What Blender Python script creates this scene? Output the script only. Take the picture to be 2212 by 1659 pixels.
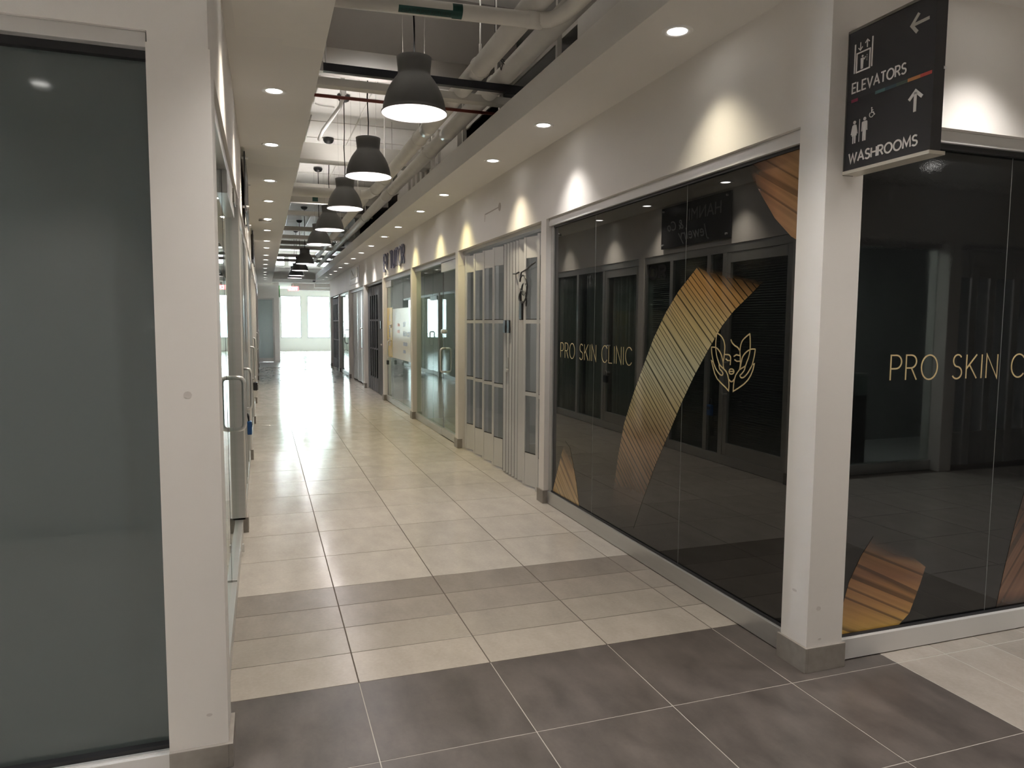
import bpy, math, random
from mathutils import Vector, Matrix
random.seed(7)
for o in list(bpy.data.objects):
    bpy.data.objects.remove(o)
S = bpy.context.scene
COL = S.collection

# ---------------------------------------------------------------- camera
F_PX, YAW, PITCH, ROLL, CAM_H = 1553.94, 0.33293, 0.083706, 0.006682, 1.565
def camera():
    cd = bpy.data.cameras.new('camera'); cam = bpy.data.objects.new('camera', cd); COL.objects.link(cam)
    cd.sensor_width = 36.0; cd.lens = F_PX / 2212 * 36; cd.clip_end = 300; cd.clip_start = 0.05
    f = Vector((math.sin(YAW), math.cos(YAW), 0)); r = Vector((math.cos(YAW), -math.sin(YAW), 0)); u = Vector((0, 0, 1))
    f2 = f * math.cos(PITCH) - u * math.sin(PITCH); u2 = u * math.cos(PITCH) + f * math.sin(PITCH)
    r3 = r * math.cos(ROLL) + u2 * math.sin(ROLL); u3 = u2 * math.cos(ROLL) - r * math.sin(ROLL)
    m = Matrix((r3, u3, -f2)).transposed().to_4x4(); m.translation = (0, 0, CAM_H)
    cam.matrix_world = m
    S.camera = cam
camera()

# ---------------------------------------------------------------- world, exposure, light levels
W = bpy.data.worlds.new('sky'); S.world = W; W.use_nodes = True
bg = W.node_tree.nodes['Background']; bg.inputs[0].default_value = (0.86, 0.94, 1.0, 1); bg.inputs[1].default_value = 32.0
S.view_settings.view_transform = 'Standard'; S.view_settings.look = 'None'
S.view_settings.exposure = 1.05; S.view_settings.gamma = 1.0; S.view_settings.use_curve_mapping = False
try:
    cy = S.cycles
    cy.max_bounces = 7; cy.diffuse_bounces = 5; cy.glossy_bounces = 4; cy.use_adaptive_sampling = True; cy.use_light_tree = False; cy.adaptive_threshold = 0.03; cy.transparent_max_bounces = 24
    cy.caustics_reflective = False; cy.caustics_refractive = False; cy.sample_clamp_indirect = 6.0
except Exception:
    pass
DOWN_W, PEND_W = 62.0, 6.0
PLENUM_FILL_W = 25.0
WARM = (1.0, 0.86, 0.62); YELLOW = (1.0, 0.86, 0.42); NEUTRAL = (1.0, 0.95, 0.90); PINK = (1.0, 0.93, 0.93)

# ---------------------------------------------------------------- helpers
def empty(name, loc, rz=0.0):
    o = bpy.data.objects.new(name, None); COL.objects.link(o); o.location = loc; o.rotation_euler = (0, 0, rz)
    o.empty_display_size = 0.1
    return o
def tag(o, label=None, cat=None, group=None, kind=None):
    if label: o['label'] = label
    if cat: o['category'] = cat
    if group: o['group'] = group
    if kind: o['kind'] = kind
    return o
def wloc(o):
    v = Vector((0, 0, 0))
    while o is not None:
        v += Vector(o.location); o = o.parent
    return v
class MB:
    def __init__(s): s.v = []; s.f = []
    def add(s, vs, fs):
        b = len(s.v); s.v += [tuple(v) for v in vs]; s.f += [tuple(i + b for i in q) for q in fs]; return s
    def box(s, x0, x1, y0, y1, z0, z1):
        vs = [(x, y, z) for z in (z0, z1) for y in (y0, y1) for x in (x0, x1)]
        return s.add(vs, [(0, 2, 3, 1), (4, 5, 7, 6), (0, 1, 5, 4), (2, 6, 7, 3), (0, 4, 6, 2), (1, 3, 7, 5)])
    def obox(s, a, b, t, z0, z1):            # upright slab of thickness t from plan point a to plan point b
        ax, ay = a; bx, by = b; dx, dy = bx - ax, by - ay; l = math.hypot(dx, dy) or 1; nx, ny = -dy / l * t / 2, dx / l * t / 2
        p = [(ax + nx, ay + ny), (bx + nx, by + ny), (bx - nx, by - ny), (ax - nx, ay - ny)]
        vs = [(x, y, z0) for x, y in p] + [(x, y, z1) for x, y in p]
        return s.add(vs, [(0, 1, 2, 3), (7, 6, 5, 4), (0, 4, 5, 1), (1, 5, 6, 2), (2, 6, 7, 3), (3, 7, 4, 0)])
    def tube(s, pts, r, n=10, cap=True, closed=False):
        pts = [Vector(p) for p in pts]; m = len(pts); rings = []
        up = None
        for i, p in enumerate(pts):
            a = pts[i - 1] if (i or closed) else p; b = pts[(i + 1) % m] if (i < m - 1 or closed) else p
            d = (b - a).normalized()
            if up is None:
                up = Vector((0, 0, 1)) if abs(d.z) < 0.9 else Vector((1, 0, 0))
            x = up - d * up.dot(d); x.normalize(); up = x; y = d.cross(x)
            rr = r[i] if isinstance(r, (list, tuple)) else r
            rings.append([p + (x * math.cos(2 * math.pi * k / n) + y * math.sin(2 * math.pi * k / n)) * rr for k in range(n)])
        vs = [v for q in rings for v in q]; fs = []
        for i in range(m if closed else m - 1):
            j = (i + 1) % m
            for k in range(n):
                fs.append((i * n + k, i * n + (k + 1) % n, j * n + (k + 1) % n, j * n + k))
        if cap and not closed:
            fs.append(tuple(range(n))[::-1]); fs.append(tuple((m - 1) * n + k for k in range(n)))
        return s.add(vs, fs)
    def lathe(s, prof, c=(0, 0, 0), n=32, axis='Z'):
        vs = []; fs = []; m = len(prof)
        for k in range(n):
            a = 2 * math.pi * k / n
            for r, h in prof:
                p = (r * math.cos(a), r * math.sin(a), h)
                if axis == 'X': p = (p[2], p[0], p[1])
                if axis == 'Y': p = (p[0], p[2], p[1])
                vs.append((c[0] + p[0], c[1] + p[1], c[2] + p[2]))
        for k in range(n):
            for i in range(m - 1):
                fs.append((k * m + i, ((k + 1) % n) * m + i, ((k + 1) % n) * m + i + 1, k * m + i + 1))
        return s.add(vs, fs)
    def build(s, name, mat, parent=None, smooth=False, bevel=0.0, origin=None):
        me = bpy.data.meshes.new(name)
        off = wloc(parent) if parent is not None else Vector(origin or (0, 0, 0))
        me.from_pydata([(v[0] - off.x, v[1] - off.y, v[2] - off.z) for v in s.v], [], s.f)
        me.validate(); me.update()
        o = bpy.data.objects.new(name, me); COL.objects.link(o)
        if parent is not None: o.parent = parent
        elif origin: o.location = origin
        if mat is not None: me.materials.append(mat)
        if smooth:
            for p in me.polygons: p.use_smooth = True
        if bevel:
            b = o.modifiers.new('edge', 'BEVEL'); b.width = bevel; b.segments = 2; b.limit_method = 'ANGLE'
        return o
def box(name, mat, parent, *a, bevel=0.0):
    return MB().box(*a).build(name, mat, parent, bevel=bevel)
def fix_normals(o):
    import bmesh
    bm = bmesh.new(); bm.from_mesh(o.data); bmesh.ops.recalc_face_normals(bm, faces=bm.faces); bm.to_mesh(o.data); bm.free(); return o
def copy_tree(o, parent=None):
    c = o.copy(); COL.objects.link(c); c.parent = parent
    for ch in o.children:
        if ch.type != 'LIGHT': copy_tree(ch, c)
    return c
def struct(o): return tag(o, kind='structure')

# ---------------------------------------------------------------- materials
def nt(name):
    m = bpy.data.materials.new(name); m.use_nodes = True; t = m.node_tree; return m, t, t.nodes['Principled BSDF']
def inp(b, **k):
    names = dict(col='Base Color', rough='Roughness', metal='Metallic', spec='Specular IOR Level', emit='Emission Color', estr='Emission Strength', coat='Coat Weight', crough='Coat Roughness', alpha='Alpha')
    for q, v in k.items():
        b.inputs[names[q]].default_value = (*v, 1) if isinstance(v, tuple) and len(v) == 3 else v
def plain(name, col, rough=0.5, metal=0.0, spec=0.5, noise=0.0, scale=8.0, bump=0.0, bscale=300.0, stretch=(1, 1, 1), rand=0.0):
    m, t, b = nt(name); inp(b, col=col, rough=rough, metal=metal, spec=spec); N = t.nodes; L = t.links
    if noise or bump or rand:
        tc = N.new('ShaderNodeTexCoord'); mp = N.new('ShaderNodeMapping'); mp.inputs['Scale'].default_value = stretch
        L.new(tc.outputs['Object'], mp.inputs['Vector'])
    if noise or rand:
        no = N.new('ShaderNodeTexNoise'); no.inputs['Scale'].default_value = scale; no.inputs['Detail'].default_value = 6
        L.new(mp.outputs[0], no.inputs['Vector'])
        mr = N.new('ShaderNodeMapRange'); mr.inputs[1].default_value = 0.25; mr.inputs[2].default_value = 0.75
        mr.inputs[3].default_value = 1 - noise; mr.inputs[4].default_value = 1 + noise; L.new(no.outputs[0], mr.inputs[0])
        fac = mr.outputs[0]
        if rand:
            oi = N.new('ShaderNodeObjectInfo'); m2 = N.new('ShaderNodeMapRange'); m2.inputs[3].default_value = 1 - rand; m2.inputs[4].default_value = 1 + rand
            L.new(oi.outputs['Random'], m2.inputs[0]); mu = N.new('ShaderNodeMath'); mu.operation = 'MULTIPLY'
            L.new(fac, mu.inputs[0]); L.new(m2.outputs[0], mu.inputs[1]); fac = mu.outputs[0]
        vm = N.new('ShaderNodeVectorMath'); vm.operation = 'SCALE'; vm.inputs[0].default_value = col
        L.new(fac, vm.inputs['Scale']); L.new(vm.outputs[0], b.inputs['Base Color'])
    if bump:
        n2 = N.new('ShaderNodeTexNoise'); n2.inputs['Scale'].default_value = bscale; n2.inputs['Detail'].default_value = 3
        L.new(mp.outputs[0], n2.inputs['Vector'])
        bp = N.new('ShaderNodeBump'); bp.inputs['Strength'].default_value = bump; bp.inputs['Distance'].default_value = 0.002
        L.new(n2.outputs[0], bp.inputs['Height']); L.new(bp.outputs[0], b.inputs['Normal'])
    return m
def tilemat(name, col, rough=0.27, var=0.1):
    m, t, b = nt(name); N = t.nodes; L = t.links; inp(b, spec=0.5)
    tc = N.new('ShaderNodeTexCoord'); oi = N.new('ShaderNodeObjectInfo'); geo = N.new('ShaderNodeNewGeometry')
    ad = N.new('ShaderNodeVectorMath'); ad.operation = 'SCALE'; L.new(oi.outputs['Location'], ad.inputs[0]); ad.inputs['Scale'].default_value = 2.7
    pv = N.new('ShaderNodeVectorMath'); L.new(geo.outputs['Position'], pv.inputs[0]); L.new(ad.outputs[0], pv.inputs[1])
    n1 = N.new('ShaderNodeTexNoise'); n1.inputs['Scale'].default_value = 6.5; n1.inputs['Detail'].default_value = 9; n1.inputs['Roughness'].default_value = 0.65
    n2 = N.new('ShaderNodeTexNoise'); n2.inputs['Scale'].default_value = 60; n2.inputs['Detail'].default_value = 5
    mp = N.new('ShaderNodeMapping'); mp.inputs['Scale'].default_value = (1.0, 0.5, 1); L.new(pv.outputs[0], mp.inputs['Vector'])
    L.new(mp.outputs[0], n1.inputs['Vector']); L.new(pv.outputs[0], n2.inputs['Vector'])
    mr = N.new('ShaderNodeMapRange'); mr.inputs[1].default_value = 0.3; mr.inputs[2].default_value = 0.7; mr.inputs[3].default_value = 1 - var; mr.inputs[4].default_value = 1 + var
    L.new(n1.outputs[0], mr.inputs[0])
    m2 = N.new('ShaderNodeMapRange'); m2.inputs[1].default_value = 0.3; m2.inputs[2].default_value = 0.7; m2.inputs[3].default_value = 0.96; m2.inputs[4].default_value = 1.04
    L.new(n2.outputs[0], m2.inputs[0])
    m3 = N.new('ShaderNodeMapRange'); m3.inputs[3].default_value = 0.96; m3.inputs[4].default_value = 1.04; L.new(oi.outputs['Random'], m3.inputs[0])
    a = N.new('ShaderNodeMath'); a.operation = 'MULTIPLY'; L.new(mr.outputs[0], a.inputs[0]); L.new(m2.outputs[0], a.inputs[1])
    a2 = N.new('ShaderNodeMath'); a2.operation = 'MULTIPLY'; L.new(a.outputs[0], a2.inputs[0]); L.new(m3.outputs[0], a2.inputs[1])
    vm = N.new('ShaderNodeVectorMath'); vm.operation = 'SCALE'; vm.inputs[0].default_value = col; L.new(a2.outputs[0], vm.inputs['Scale'])
    L.new(vm.outputs[0], b.inputs['Base Color'])
    m4 = N.new('ShaderNodeMapRange'); m4.inputs[1].default_value = 0.35; m4.inputs[2].default_value = 0.65; m4.inputs[3].default_value = rough - 0.025; m4.inputs[4].default_value = rough + 0.035
    L.new(n1.outputs[0], m4.inputs[0]); L.new(m4.outputs[0], b.inputs['Roughness'])
    bp = N.new('ShaderNodeBump'); bp.inputs['Strength'].default_value = 0.2; bp.inputs['Distance'].default_value = 0.0011
    n3 = N.new('ShaderNodeTexNoise'); n3.inputs['Scale'].default_value = 28; n3.inputs['Detail'].default_value = 6; L.new(mp.outputs[0], n3.inputs['Vector'])
    L.new(n3.outputs[0], bp.inputs['Height']); L.new(bp.outputs[0], b.inputs['Normal'])
    return m
def thin_glass(name, tint=(0.84, 0.91, 0.885), rough=0.0, ior=1.75, haze=0.0, hazecol=(0.7, 0.75, 0.75)):
    m = bpy.data.materials.new(name); m.use_nodes = True; t = m.node_tree; N = t.nodes; L = t.links
    for n in list(N): N.remove(n)
    out = N.new('ShaderNodeOutputMaterial'); tr = N.new('ShaderNodeBsdfTransparent'); tr.inputs[0].default_value = (*tint, 1)
    gl = N.new('ShaderNodeBsdfGlossy'); gl.inputs['Roughness'].default_value = rough; gl.inputs[0].default_value = (0.95, 0.98, 0.97, 1)
    fr = N.new('ShaderNodeFresnel'); fr.inputs[0].default_value = ior; mx = N.new('ShaderNodeMixShader')
    ge = N.new('ShaderNodeNewGeometry'); iv = N.new('ShaderNodeMath'); iv.operation = 'SUBTRACT'; iv.inputs[0].default_value = 1.0; L.new(ge.outputs['Backfacing'], iv.inputs[1])
    fm = N.new('ShaderNodeMath'); fm.operation = 'MULTIPLY'; L.new(fr.outputs[0], fm.inputs[0]); L.new(iv.outputs[0], fm.inputs[1])   # reflect once, at the outer face
    L.new(fm.outputs[0], mx.inputs[0]); src = tr.outputs[0]
    if haze:
        df = N.new('ShaderNodeBsdfDiffuse'); df.inputs[0].default_value = (*hazecol, 1); m2 = N.new('ShaderNodeMixShader'); m2.inputs[0].default_value = haze
        L.new(tr.outputs[0], m2.inputs[1]); L.new(df.outputs[0], m2.inputs[2]); src = m2.outputs[0]
    L.new(src, mx.inputs[1]); L.new(gl.outputs[0], mx.inputs[2]); L.new(mx.outputs[0], out.inputs[0])
    return m
def emitter(name, col, s):
    m, t, b = nt(name); inp(b, col=(0.8, 0.8, 0.8), emit=col, estr=s); m.cycles.emission_sampling = 'NONE'; return m
def film(name, col, rough=0.03, grain=False, spec=0.5):
    m, t, b = nt(name); inp(b, col=col, rough=rough, spec=spec); N = t.nodes; L = t.links
    if grain:                                   # slight orange peel of the adhesive film towards its upper part
        geo = N.new('ShaderNodeNewGeometry'); sx = N.new('ShaderNodeSeparateXYZ'); L.new(geo.outputs['Position'], sx.inputs[0])
        mr = N.new('ShaderNodeMapRange'); mr.inputs[1].default_value = 1.75; mr.inputs[2].default_value = 2.3; mr.inputs[3].default_value = 0.0; mr.inputs[4].default_value = 0.06
        L.new(sx.outputs[2], mr.inputs[0])
        no = N.new('ShaderNodeTexNoise'); no.inputs['Scale'].default_value = 170; no.inputs['Detail'].default_value = 2; L.new(geo.outputs['Position'], no.inputs['Vector'])
        bp = N.new('ShaderNodeBump'); bp.inputs['Distance'].default_value = 0.0015; L.new(mr.outputs[0], bp.inputs['Strength']); L.new(no.outputs[0], bp.inputs['Height']); L.new(bp.outputs[0], b.inputs['Normal'])
    return m
M = {}
M['wall'] = plain('wall_paint', (0.79, 0.76, 0.725), 0.6, noise=0.03, scale=1.2, bump=0.12, bscale=420)
M['soffit'] = plain('soffit_paint', (0.77, 0.75, 0.72), 0.65, noise=0.035, scale=1.0, bump=0.1, bscale=300)
M['concrete'] = plain('slab_concrete', (0.80, 0.78, 0.75), 0.45, noise=0.14, scale=1.6, bump=0.2, bscale=40)
M['grey_paint'] = plain('plenum_grey_paint', (0.68, 0.66, 0.63), 0.6, noise=0.05, scale=3)
M['beam'] = plain('beam_paint', (0.30, 0.28, 0.26), 0.7, noise=0.05, scale=3)
M['steel_beam'] = plain('steel_beam_paint', (0.58, 0.56, 0.52), 0.5, noise=0.04, scale=5)
M['pipe'] = plain('pipe_jacket', (0.80, 0.78, 0.74), 0.42, noise=0.04, scale=6)
M['alu'] = plain('satin_aluminium', (0.60, 0.60, 0.59), 0.36, metal=0.75, noise=0.03, scale=3, stretch=(1, 1, 12))
M['alu_white'] = plain('pale_coated_aluminium', (0.70, 0.69, 0.68), 0.35, metal=0.25, noise=0.02, scale=3)
M['chrome'] = plain('brushed_steel', (0.78, 0.78, 0.77), 0.30, metal=0.6)
M['dark_rubber'] = plain('black_gasket', (0.012, 0.012, 0.014), 0.5)
M['black'] = plain('black_plastic', (0.02, 0.02, 0.022), 0.4)
M['blackmetal'] = plain('dark_strut_paint', (0.012, 0.014, 0.022), 0.45)
M['rust'] = plain('red_pipe_paint', (0.16, 0.03, 0.02), 0.5)
M['skirt'] = plain('skirting_tile', (0.27, 0.245, 0.22), 0.4, noise=0.12, scale=25)
M['base_light'] = plain('grout_bed', (0.30, 0.27, 0.24), 0.8)
M['grout_dark'] = plain('brown_grout', (0.085, 0.068, 0.055), 0.85)
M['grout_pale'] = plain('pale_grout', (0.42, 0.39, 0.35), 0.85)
M['t_light'] = tilemat('light_porcelain', (0.50, 0.465, 0.425), 0.16, 0.09)
M['t0'] = tilemat('beige_porcelain', (0.375, 0.335, 0.295), 0.22, 0.10)
M['t1'] = tilemat('sand_porcelain', (0.325, 0.290, 0.255), 0.22, 0.10)
M['t2'] = tilemat('greige_porcelain', (0.285, 0.253, 0.224), 0.22, 0.10)
M['t3'] = tilemat('taupe_porcelain', (0.25, 0.222, 0.197), 0.22, 0.11)
M['t_dark'] = tilemat('charcoal_porcelain', (0.090, 0.077, 0.069), 0.30, 0.36)
M['shade'] = plain('shade_grey_paint', (0.12, 0.122, 0.118), 0.42, noise=0.05, scale=10)
M['shade_in'] = plain('shade_white_inside', (0.85, 0.82, 0.82), 0.4)
M['bulb'] = emitter('lamp_bulb', (1, 0.93, 0.93), 1.5)
M['lens'] = emitter('downlight_lens', (1.0, 0.97, 0.92), 6.0)
M['trim_white'] = plain('white_trim', (0.80, 0.79, 0.77), 0.35)
M['glass'] = thin_glass('clear_glass')
M['glass_grey'] = thin_glass('grey_plastic_pane', tint=(0.76, 0.765, 0.76), rough=0.04, ior=1.5)
M['film_black'] = film('black_window_film', (0.006, 0.0065, 0.007), 0.0, False, 0.75)
M['film_grain'] = film('grained_black_film', (0.006, 0.0065, 0.007), 0.02, True, 0.75)
M['film_teal'] = film('frosted_grey_glass', (0.092, 0.112, 0.112), 0.05, spec=0.6)
M['gold'] = plain('gold_vinyl', (0.60, 0.47, 0.25), 0.45)
M['shop'] = plain('shop_wall_paint', (0.42, 0.43, 0.43), 0.7)
M['shop_floor'] = tilemat('shop_floor_tile', (0.26, 0.25, 0.235), 0.3, 0.08)
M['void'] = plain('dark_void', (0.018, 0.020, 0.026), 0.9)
M['sign_face'] = plain('sign_black_panel', (0.026, 0.025, 0.028), 0.35)
M['sign_frame'] = plain('sign_bronze_frame', (0.20, 0.19, 0.17), 0.38, metal=0.6)
M['sign_lip'] = plain('sign_pale_edge', (0.62, 0.58, 0.50), 0.35, metal=0.3)
M['sign_text'] = plain('sign_white_letter', (0.80, 0.77, 0.73), 0.5)
M['sign_arrow'] = plain('sign_grey_arrow', (0.46, 0.44, 0.39), 0.5)
M['navy'] = plain('sign_navy_letter', (0.10, 0.10, 0.16), 0.35)
M['green'] = plain('green_sticker', (0.0, 0.06, 0.05), 0.4)
M['blue'] = plain('blue_enamel', (0.012, 0.085, 0.27), 0.35)
M['yellow'] = plain('yellow_poster', (0.80, 0.62, 0.22), 0.16)
M['paper'] = plain('white_poster', (0.80, 0.77, 0.70), 0.14)
M['poster_blue'] = plain('poster_blue_ink', (0.28, 0.34, 0.52), 0.5)
M['poster_pink'] = plain('poster_pink_ink', (0.75, 0.45, 0.42), 0.5)
M['blind'] = plain('blind_slat', (0.26, 0.25, 0.24), 0.5)
M['curtain'] = plain('grey_curtain', (0.36, 0.35, 0.34), 0.8, noise=0.08, scale=20, stretch=(6, 6, 0.3))
M['door_grey'] = plain('grey_gate_panel', (0.70, 0.70, 0.695), 0.36, metal=0.35, noise=0.03, scale=4)
M['gate_dark'] = plain('slate_gate_panel', (0.20, 0.21, 0.23), 0.38, metal=0.3, noise=0.03, scale=4)
M['exit_red'] = emitter('exit_red_face', (1.0, 0.08, 0.10), 1.6)
M['exit_white'] = emitter('exit_white_letter', (1.0, 0.85, 0.85), 2.2)
M['teal_glass'] = film('pale_teal_glass', (0.42, 0.50, 0.50), 0.12)

# ---------------------------------------------------------------- lettering drawn with pen strokes
def arc(cx, cy, rx, ry, a0, a1, n=10):
    return [(cx + rx * math.cos(math.radians(a0 + (a1 - a0) * i / n)), cy + ry * math.sin(math.radians(a0 + (a1 - a0) * i / n))) for i in range(n + 1)]
GL = {
 'A': (0.72, [[(0, 0), (0.36, 1), (0.72, 0)], [(0.13, 0.34), (0.59, 0.34)]]),
 'B': (0.58, [[(0, 0), (0, 1), (0.3, 1)] + arc(0.3, 0.76, 0.22, 0.24, 90, -90, 8) + [(0, 0.52)], [(0.3, 0.52)] + arc(0.3, 0.26, 0.27, 0.26, 90, -90, 8) + [(0, 0)]]),
 'C': (0.72, [arc(0.42, 0.5, 0.42, 0.5, 42, 318, 18)]),
 'D': (0.66, [[(0, 0), (0, 1), (0.2, 1)] + arc(0.2, 0.5, 0.46, 0.5, 90, -90, 14) + [(0, 0)]]),
 'E': (0.50, [[(0.5, 0), (0, 0), (0, 1), (0.5, 1)], [(0, 0.52), (0.43, 0.52)]]),
 'G': (0.74, [arc(0.42, 0.5, 0.42, 0.5, 42, 350, 18) + [(0.74, 0.45), (0.44, 0.45)]]),
 'H': (0.62, [[(0, 0), (0, 1)], [(0.62, 0), (0.62, 1)], [(0, 0.52), (0.62, 0.52)]]),
 'I': (0.06, [[(0.03, 0), (0.03, 1)]]),
 'K': (0.58, [[(0, 0), (0, 1)], [(0.56, 1), (0.02, 0.42)], [(0.16, 0.58), (0.58, 0)]]),
 'L': (0.46, [[(0, 1), (0, 0), (0.46, 0)]]),
 'M': (0.80, [[(0, 0), (0.06, 1), (0.40, 0.22), (0.74, 1), (0.80, 0)]]),
 'N': (0.62, [[(0, 0), (0, 1), (0.62, 0), (0.62, 1)]]),
 'O': (0.84, [arc(0.42, 0.5, 0.42, 0.5, 90, 450, 24)]),
 'P': (0.54, [[(0, 0), (0, 1), (0.27, 1)] + arc(0.27, 0.73, 0.27, 0.27, 90, -90, 10) + [(0, 0.46)]]),
 'R': (0.56, [[(0, 0), (0, 1), (0.26, 1)] + arc(0.26, 0.74, 0.27, 0.26, 90, -90, 10) + [(0, 0.48)], [(0.28, 0.48), (0.56, 0)]]),
 'S': (0.52, [arc(0.27, 0.75, 0.23, 0.25, 35, 270, 12) + arc(0.25, 0.25, 0.26, 0.25, 90, -150, 13)[1:]]),
 'T': (0.56, [[(0, 1), (0.56, 1)], [(0.28, 1), (0.28, 0)]]),
 'U': (0.64, [[(0, 1), (0, 0.32)] + arc(0.32, 0.32, 0.32, 0.32, 180, 360, 12) + [(0.64, 1)]]),
 'V': (0.66, [[(0, 1), (0.33, 0), (0.66, 1)]]),
 'W': (0.96, [[(0, 1), (0.24, 0), (0.48, 0.86), (0.72, 0), (0.96, 1)]]),
 'X': (0.62, [[(0, 0), (0.62, 1)], [(0, 1), (0.62, 0)]]),
 'Y': (0.64, [[(0, 1), (0.32, 0.48), (0.64, 1)], [(0.32, 0.48), (0.32, 0)]]),
}
class Plane:                                     # a flat surface: origin, reading direction u, up v, outward normal n
    def __init__(s, o, u, v, n): s.o, s.u, s.v, s.n = Vector(o), Vector(u), Vector(v), Vector(n)
    def p(s, a, b, h=0.0): return s.o + s.u * a + s.v * b + s.n * h
def stroke(mb, pl, pts, w, h0, h1, closed=False):
    pts = [Vector((p[0], p[1])) for p in pts]
    q = [pts[0]]
    for p in pts[1:]:
        if (p - q[-1]).length > 1e-6: q.append(p)
    closed = (q[0] - q[-1]).length < 1e-5 and len(q) > 3
    if closed: q = q[:-1]
    n = len(q); Ls = []; Rs = []
    for i in range(n):
        a = q[i - 1] if (i or closed) else None; b = q[(i + 1) % n] if (i < n - 1 or closed) else None
        d1 = (q[i] - a).normalized() if a is not None else None; d2 = (b - q[i]).normalized() if b is not None else None
        if d1 is None: d1 = d2
        if d2 is None: d2 = d1
        n1 = Vector((-d1.y, d1.x)); n2 = Vector((-d2.y, d2.x)); m = n1 + n2
        m = m.normalized() if m.length > 1e-4 else n1
        k = min(1 / max(m.dot(n1), 0.35), 2.2)
        Ls.append(q[i] + m * w / 2 * k); Rs.append(q[i] - m * w / 2 * k)
    vs = []
    for i in range(n):
        vs += [pl.p(Ls[i].x, Ls[i].y, h1), pl.p(Rs[i].x, Rs[i].y, h1), pl.p(Ls[i].x, Ls[i].y, h0), pl.p(Rs[i].x, Rs[i].y, h0)]
    fs = []
    for i in range(n if closed else n - 1):
        a = i * 4; b = ((i + 1) % n) * 4
        fs += [(a, a + 1, b + 1, b), (a, b, b + 2, a + 2), (a + 1, a + 3, b + 3, b + 1)]
    if not closed:
        e = (n - 1) * 4; fs += [(0, 2, 3, 1), (e, e + 1, e + 3, e + 2)]
    mb.add(vs, fs)
def text_width(txt, gap): return sum((GL[c][0] if c != ' ' else 0.34) + gap for c in txt) - gap
def write(mb, pl, txt, a0, b0, a1, height, w, h0=0.0, h1=0.002, gap=0.22):
    sx = (a1 - a0) / (text_width(txt, gap))
    x = 0.0
    for c in txt:
        if c == ' ': x += 0.34 + gap; continue
        wd, lines = GL[c]
        for l in lines: stroke(mb, pl, [(a0 + (x + p[0]) * sx, b0 + p[1] * height) for p in l], w, h0, h1)
        x += wd + gap
def font_mesh(name, txt, pl, a0, b0, size, mat, parent, shear=0.0, extrude=0.001, sx=1.0):
    cu = bpy.data.curves.new(name, 'FONT'); cu.body = txt; cu.size = size; cu.shear = shear; cu.extrude = extrude; cu.resolution_u = 3
    ob = bpy.data.objects.new(name, cu); COL.objects.link(ob); bpy.context.view_layer.update()
    dg = bpy.context.evaluated_depsgraph_get(); me = bpy.data.meshes.new_from_object(ob.evaluated_get(dg))
    vs = [pl.p(a0 + v.co.x * sx, b0 + v.co.y, v.co.z + 0.001) for v in me.vertices]; fs = [tuple(p.vertices) for p in me.polygons]
    bpy.data.objects.remove(ob); bpy.data.meshes.remove(me)
    return MB().add(vs, fs).build(name, mat, parent)
def poly(mb, pl, pts, h0, h1):
    n = len(pts); vs = [pl.p(a, b, h1) for a, b in pts] + [pl.p(a, b, h0) for a, b in pts]
    mb.add(vs, [tuple(range(n))] + [(i, i + n, (i + 1) % n + n, (i + 1) % n) for i in range(n)])
def disc(mb, pl, c, r, h0, h1, n=16, ry=None):
    poly(mb, pl, [(c[0] + r * math.cos(2 * math.pi * i / n), c[1] + (ry or r) * math.sin(2 * math.pi * i / n)) for i in range(n)], h0, h1)
RW = lambda x: Plane((x, 0, 0), (0, -1, 0), (0, 0, 1), (-1, 0, 0))     # a surface of the right hand wall: a = -Y
LW = lambda x: Plane((x, 0, 0), (0, 1, 0), (0, 0, 1), (1, 0, 0))      # left hand wall: a = Y
FW = lambda y: Plane((0, y, 0), (1, 0, 0), (0, 0, 1), (0, -1, 0))     # walls facing the camera: a = X

# ---------------------------------------------------------------- dimensions
ZS, ZT, ZSLAB = 3.05, 3.25, 4.55            # soffit underside, soffit top, slab underside
XR, XL = 2.29, -0.15                        # faces of the side walls
X0, Y0, T = 0.364, 3.068, 0.6               # tile grid
YEND = 26.6                                 # end of the shops
ZF = 2.45                                   # top of shop openings

# ================================================================ FLOOR
floor = struct(box('floor', M['grout_dark'], None, -7.0, 11.0, -0.9, 46.0, -0.12, -0.0013))
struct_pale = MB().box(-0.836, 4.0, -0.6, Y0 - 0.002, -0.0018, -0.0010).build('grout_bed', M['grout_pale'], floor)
tile_mesh = {}
def tile(x0, x1, y0, y1, mat, g=0.0028):
    w, d = round(x1 - x0, 4), round(y1 - y0, 4); key = (w, d, mat)
    if key not in tile_mesh:
        e = 0.0007; a, b = w / 2 - g, d / 2 - g
        m = MB()
        vs = [(-a, -b, -0.012), (a, -b, -0.012), (a, b, -0.012), (-a, b, -0.012)]
        vs += [(-a, -b, -e), (a, -b, -e), (a, b, -e), (-a, b, -e)]
        a -= e; b -= e
        vs += [(-a, -b, 0), (a, -b, 0), (a, b, 0), (-a, b, 0)]
        fs = [(8, 9, 10, 11)] + [(i, (i + 1) % 4, (i + 1) % 4 + 4, i + 4) for i in range(4)] + [(i + 4, (i + 1) % 4 + 4, (i + 1) % 4 + 8, i + 8) for i in range(4)]
        o = m.add(vs, fs).build('floor_tile', M[mat], floor); tile_mesh[key] = o.data
    else:
        o = bpy.data.objects.new('floor_tile', tile_mesh[key]); COL.objects.link(o); o.parent = floor
    o.location = ((x0 + x1) / 2, (y0 + y1) / 2, 0)
    return o
cols = [(X0 + T * k, X0 + T * (k + 1)) for k in range(-1, 4)]
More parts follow.
